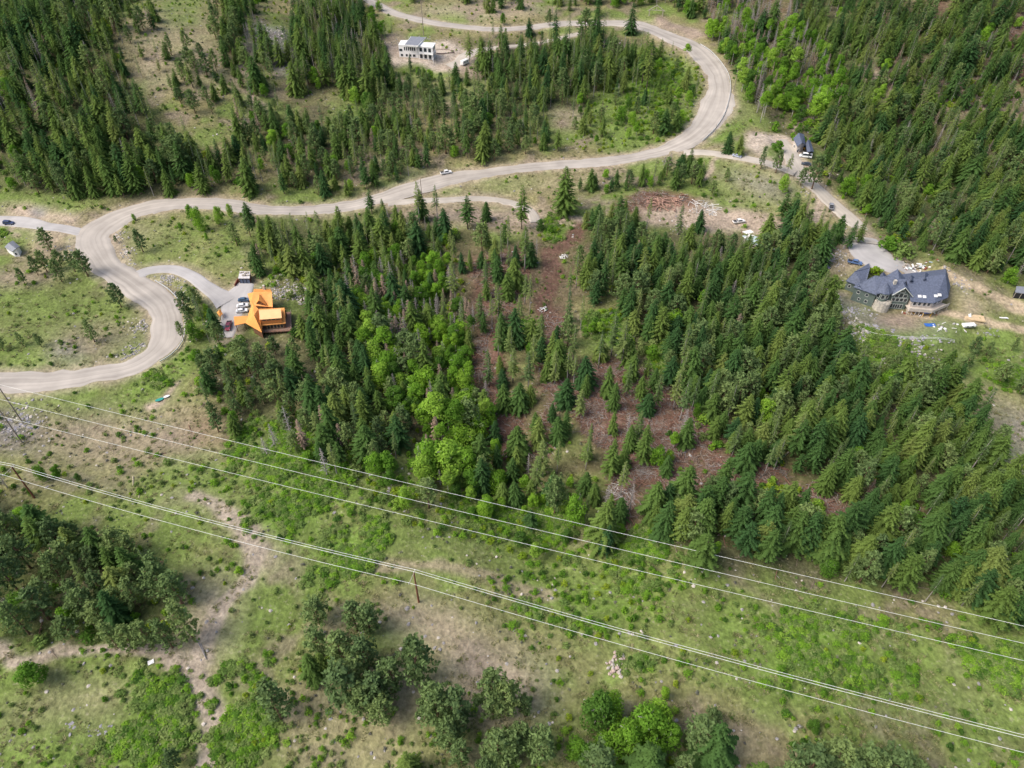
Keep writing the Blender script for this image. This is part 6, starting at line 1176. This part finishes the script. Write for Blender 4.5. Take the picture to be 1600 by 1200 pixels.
# ---------------------------------------------------------------- small things
def heap(name, label, cat, px, py, n, rx, ry, piece, m, kindname, seed=1, zt=1.0):
    g = G(px, py); t = empty(name, g); tag(t, label, cat); r = random.Random(seed)
    for i in range(n):
        a = r.random() * 6.28; d = r.random() ** .6; x, y = math.cos(a) * d * rx, math.sin(a) * d * ry; z = float(T(g.x + x, g.y + y)) - g.z + max(0, (1 - d)) * zt * r.random()
        o = bpy.data.objects.new(kindname, piece[i % len(piece)]); link(o); o.parent = t; o.location = (x, y, z + .1); o.rotation_euler = (r.uniform(-.3, .3), r.uniform(-.3, .3), r.random() * 6.28); s = r.uniform(.6, 1.3); o.scale = (s, s, s)
def logmesh(L_, rad, m): mb = MB().tube([(-L_ / 2, 0, rad), (0, .05, rad * 1.1), (L_ / 2, 0, rad)], [rad, rad * .9, rad * .75], 7); me = bpy.data.meshes.new('log'); me.from_pydata(mb.v, [], mb.f); me.materials.append(m); me.update(); return me
M_RLOG = mat('red_stripped_logs', (.38, .235, .18), noise=(3, .2))
heap('log_pile', 'heap of reddish stripped logs on the dark cleared ground', 'log pile', 1034, 318, 70, 9, 6.5, [logmesh(4.0, .22, M_RLOG), logmesh(2.6, .18, M_RLOG), logmesh(5, .2, M_RLOG)], None, 'log', 3, 1.6)
heap('branch_pile', 'heap of pale bleached branches beside the dirt clearing', 'branch pile', 1098, 326, 80, 7.5, 6, [logmesh(3.5, .10, M_LEATH), logmesh(2.2, .08, M_PALE), logmesh(4.4, .09, M_LEATH)], None, 'branch', 4, 1.4)
heap('log_pile', 'small heap of brown logs at the top of the clearing', 'log pile', 1065, 309, 14, 4, 2.5, [logmesh(3.5, .2, M_SLASHR), logmesh(2.6, .18, M_OLDW)], None, 'log', 5, .8)
heap('stone_pile', 'heap of pink and cream stones on the power line slope', 'stone pile', 963, 1040, 46, 2.8, 3.6, [stone(40 + i, M_PINK if i % 2 else M_PSTONE) for i in range(4)], None, 'stone', 6, .6)
heap('slash_pile', 'tangled heap of bleached branches at the foot of the clearing', 'branch pile', 966, 778, 90, 4.6, 5.5, [logmesh(3.6, .06, M_GREY), logmesh(2.4, .05, M_SLASH), logmesh(3, .05, M_LEATH)], None, 'branch', 7, 1.2)
heap('slash_pile', 'tangled heap of bleached branches at the head of the lower clearing', 'branch pile', 1004, 738, 60, 4, 3, [logmesh(3.6, .06, M_GREY), logmesh(2.4, .05, M_SLASH)], None, 'branch', 8, 1.0)
heap('slash_pile', 'heap of pinkish brush on the upper left of the cleared slope', 'branch pile', 775, 425, 80, 8, 6, [logmesh(3.6, .09, M_SLASH), logmesh(2.4, .08, M_PINK)], None, 'branch', 9, 1.0)
for i, (x, y, lb) in enumerate(((848, 484, 'small heap of white sticks at the fork of the skid trail'), (881, 402, 'small heap of white sticks beside the top of the skid trail'))): heap('stick_pile', lb, 'stick pile', x, y, 16, 1.8, 1.6, [logmesh(1.8, .12, M_LEATH), logmesh(1.1, .16, M_WHITE)], None, 'branch', 20 + i, .6)
heap('junk_heap', 'cluttered row of pale building scraps along the mansion forecourt edge', 'scrap heap', 1432, 420, 36, 9, 2.2, [logmesh(1.6, .3, M_WHITE), logmesh(1.0, .35, M_OLDW), stone(60, M_WHITE), stone(61, M_REDD), logmesh(1.2, .25, M_BLUEG)], None, 'scrap', 10, .8)
heap('junk_heap', 'bright building scraps scattered under the mansion deck', 'scrap heap', 1437, 490, 22, 8, 1.6, [logmesh(1.4, .2, M_WHITE), stone(62, M_REDD), stone(63, M_PSTONE), logmesh(1.8, .1, M_YEL)], None, 'scrap', 11, .4)
heap('junk_heap', 'scattered pale oddments on the lower lawn of the mansion', 'scrap heap', 1482, 512, 20, 7, 3, [stone(64, M_WHITE), logmesh(1.6, .12, M_LEATH), stone(65, M_STONE)], None, 'scrap', 12, .3)
# rock outcrops, broken faces standing out of the turf
def outcrop(px, py, rx, ry, hh, label, m=M_STONE, seed=1):
    g = G(px, py); t = empty('rock_outcrop', g); tag(t, label, 'rock outcrop'); r = random.Random(seed)
    for i in range(int(rx * ry * .9) + 6):
        a = r.random() * 6.28; d = r.random() ** .6; x, y = math.cos(a) * d * rx, math.sin(a) * d * ry; s = r.uniform(.6, 1.5) * hh; o = bpy.data.objects.new('rock', SM_R[r.randrange(5)]); link(o); o.parent = t
        o.location = (x, y, float(T(g.x + x, g.y + y)) - g.z - .1 * s); o.rotation_euler = (r.uniform(-.5, .5), r.uniform(-.5, .5), r.random() * 6.28); o.scale = (s * 1.3, s, s * .6)
M_ROCKB = mat('blue_grey_rock', (.30, .29, .32), noise=(.9, .35), bump=.5); SM_R = [stone(80 + i, M_ROCKB) for i in range(5)]
outcrop(132, 1138, 5.5, 2.0, .8, 'low blue-grey rock outcrop lying in the bright meadow', seed=2); outcrop(170, 1142, 4.2, 1.6, .7, 'narrow right end of the blue-grey rock outcrop', seed=3)
outcrop(1425, 550, 8, 5, 1.1, 'grey rock face below the mansion terrace', seed=5); outcrop(1360, 518, 10, 4, 1.2, 'pale rocky bank under the white pipe fence', seed=6)
outcrop(1345, 490, 7, 5, 1.0, 'rubble bank at the left foot of the mansion', seed=7); outcrop(30, 662, 8, 4, 1.2, 'purple-grey cliff band at the left edge below the road', seed=8); outcrop(1455, 528, 9, 2.2, .9, 'line of grey boulders below the blue tarp', seed=12); outcrop(1395, 532, 9, 1.6, .9, 'line of boulders edging the mansion terrace', seed=13); outcrop(1545, 520, 6, 2.5, .8, 'grey boulders beneath the lower sandy track', seed=14); outcrop(965, 1125, 2.6, 2.6, .9, 'dark stones inside the bright leafy grove', seed=10)
def sheet(name, label, cat, px, py, a, b, ang, m, th=.12, lift=.1):
    g = G(px, py); g.z += lift; t = MB(); n = 4; r = random.Random(int(px))
    for i in range(n + 1):
        for j in range(n + 1): t.v.append((-a + 2 * a * i / n, -b + 2 * b * j / n, r.uniform(0, .25) * min(a, 1)))
    t.f = [(i * (n + 1) + j, (i + 1) * (n + 1) + j, (i + 1) * (n + 1) + j + 1, i * (n + 1) + j + 1) for i in range(n) for j in range(n)]
    o = t.build(name, m); o.location = g; o.rotation_euler = (0, 0, ang); md = o.modifiers.new('thick', 'SOLIDIFY'); md.thickness = th; tag(o, label, cat); return o
sheet('sheet', 'small white sheet lying on the dirt track', 'sheet', 236, 1035, .75, .6, .5, M_WHITE)
sheet('tarp', 'blue tarp spread on the grass below the mansion', 'tarp', 1453, 508, 2.0, .9, 0, M_BLUE)
sheet('tarp', 'teal tarp heaped on the slope left of the mansion', 'tarp', 1297, 508, 1.5, 1.6, .3, M_TEAL, .5, .3)
sheet('board', 'white board leaning over the sandy heap right of the mansion', 'board', 1515, 492, .5, 1.6, -.4, M_WHITE)
sheet('board', 'white plank lying on the grass beneath the sandy track', 'board', 1568, 497, 1.6, .45, -.15, M_WHITE)
sheet('sand_heap', 'flattened pale sand heap right of the mansion', 'sand heap', 1522, 497, 3.6, 1.8, -.25, mat('pale_sand', (.58, .44, .27), noise=(1, .15)), .5, .25)
h = House('canopy', 'bright blue canopy with pale timber legs below the mansion deck', 'canopy', 1449, 491, 1310, 400, 8); P = h.P; q = [P(1068, 715, 1.9), P(1165, 715, 1.9), P(1165, 668, 2.1), P(1075, 668, 2.1)]; h.slab('cover', [q], M_BLUE, .1)
for p in q: MB().tube([up(p, -.3), p], .09, 5).build('leg', M_YEL, h.root)
h = House('tractor', 'yellow machine parked under the barn house porch', 'machine', 1256, 234, 1140, 190, 10); MB().box(-1.4, .4, -.8, .8, .5, 1.5).build('body', M_YEL, h.root); MB().box(-.9, .1, -.7, .7, 1.5, 2.5).build('cab', M_GLASS, h.root); MB().box(.5, 1.6, -.6, .6, .5, 1.1).build('hood', M_YEL, h.root)
for x in (-.9, 1.0):
    for y in (-.9, .9): MB().tube([(x, y - .15, .5), (x, y + .15, .5)], .5, 10).build('wheel', M_RUB, h.root)
for i, (x, y, L_, a, lb) in enumerate(((314, 1013, 6.5, -.9, 'long bare fallen log lying across the fork of the dirt track'), (318, 1018, 5, -1.0, 'shorter fallen log beside the long one at the track fork'), (208, 752, 4, -1.2, 'thin pale fallen pole above the western power wires'), (218, 772, 3.5, -1.3, 'second thin pale fallen pole lower on the western slope'), (1235, 705, 9, .7, 'thin fallen trunk in a gap of the big dense wood'), (300, 455, 3, 1.2, 'weathered post stump on the grassy field above the house drive'))):
    g = G(x, y); me = logmesh(L_, .16, M_LOG if i in (2, 3) else M_GREY); o = bpy.data.objects.new('fallen_log', me); link(o); o.location = g; o.rotation_euler = (0, 0, a); tag(o, lb, 'log')
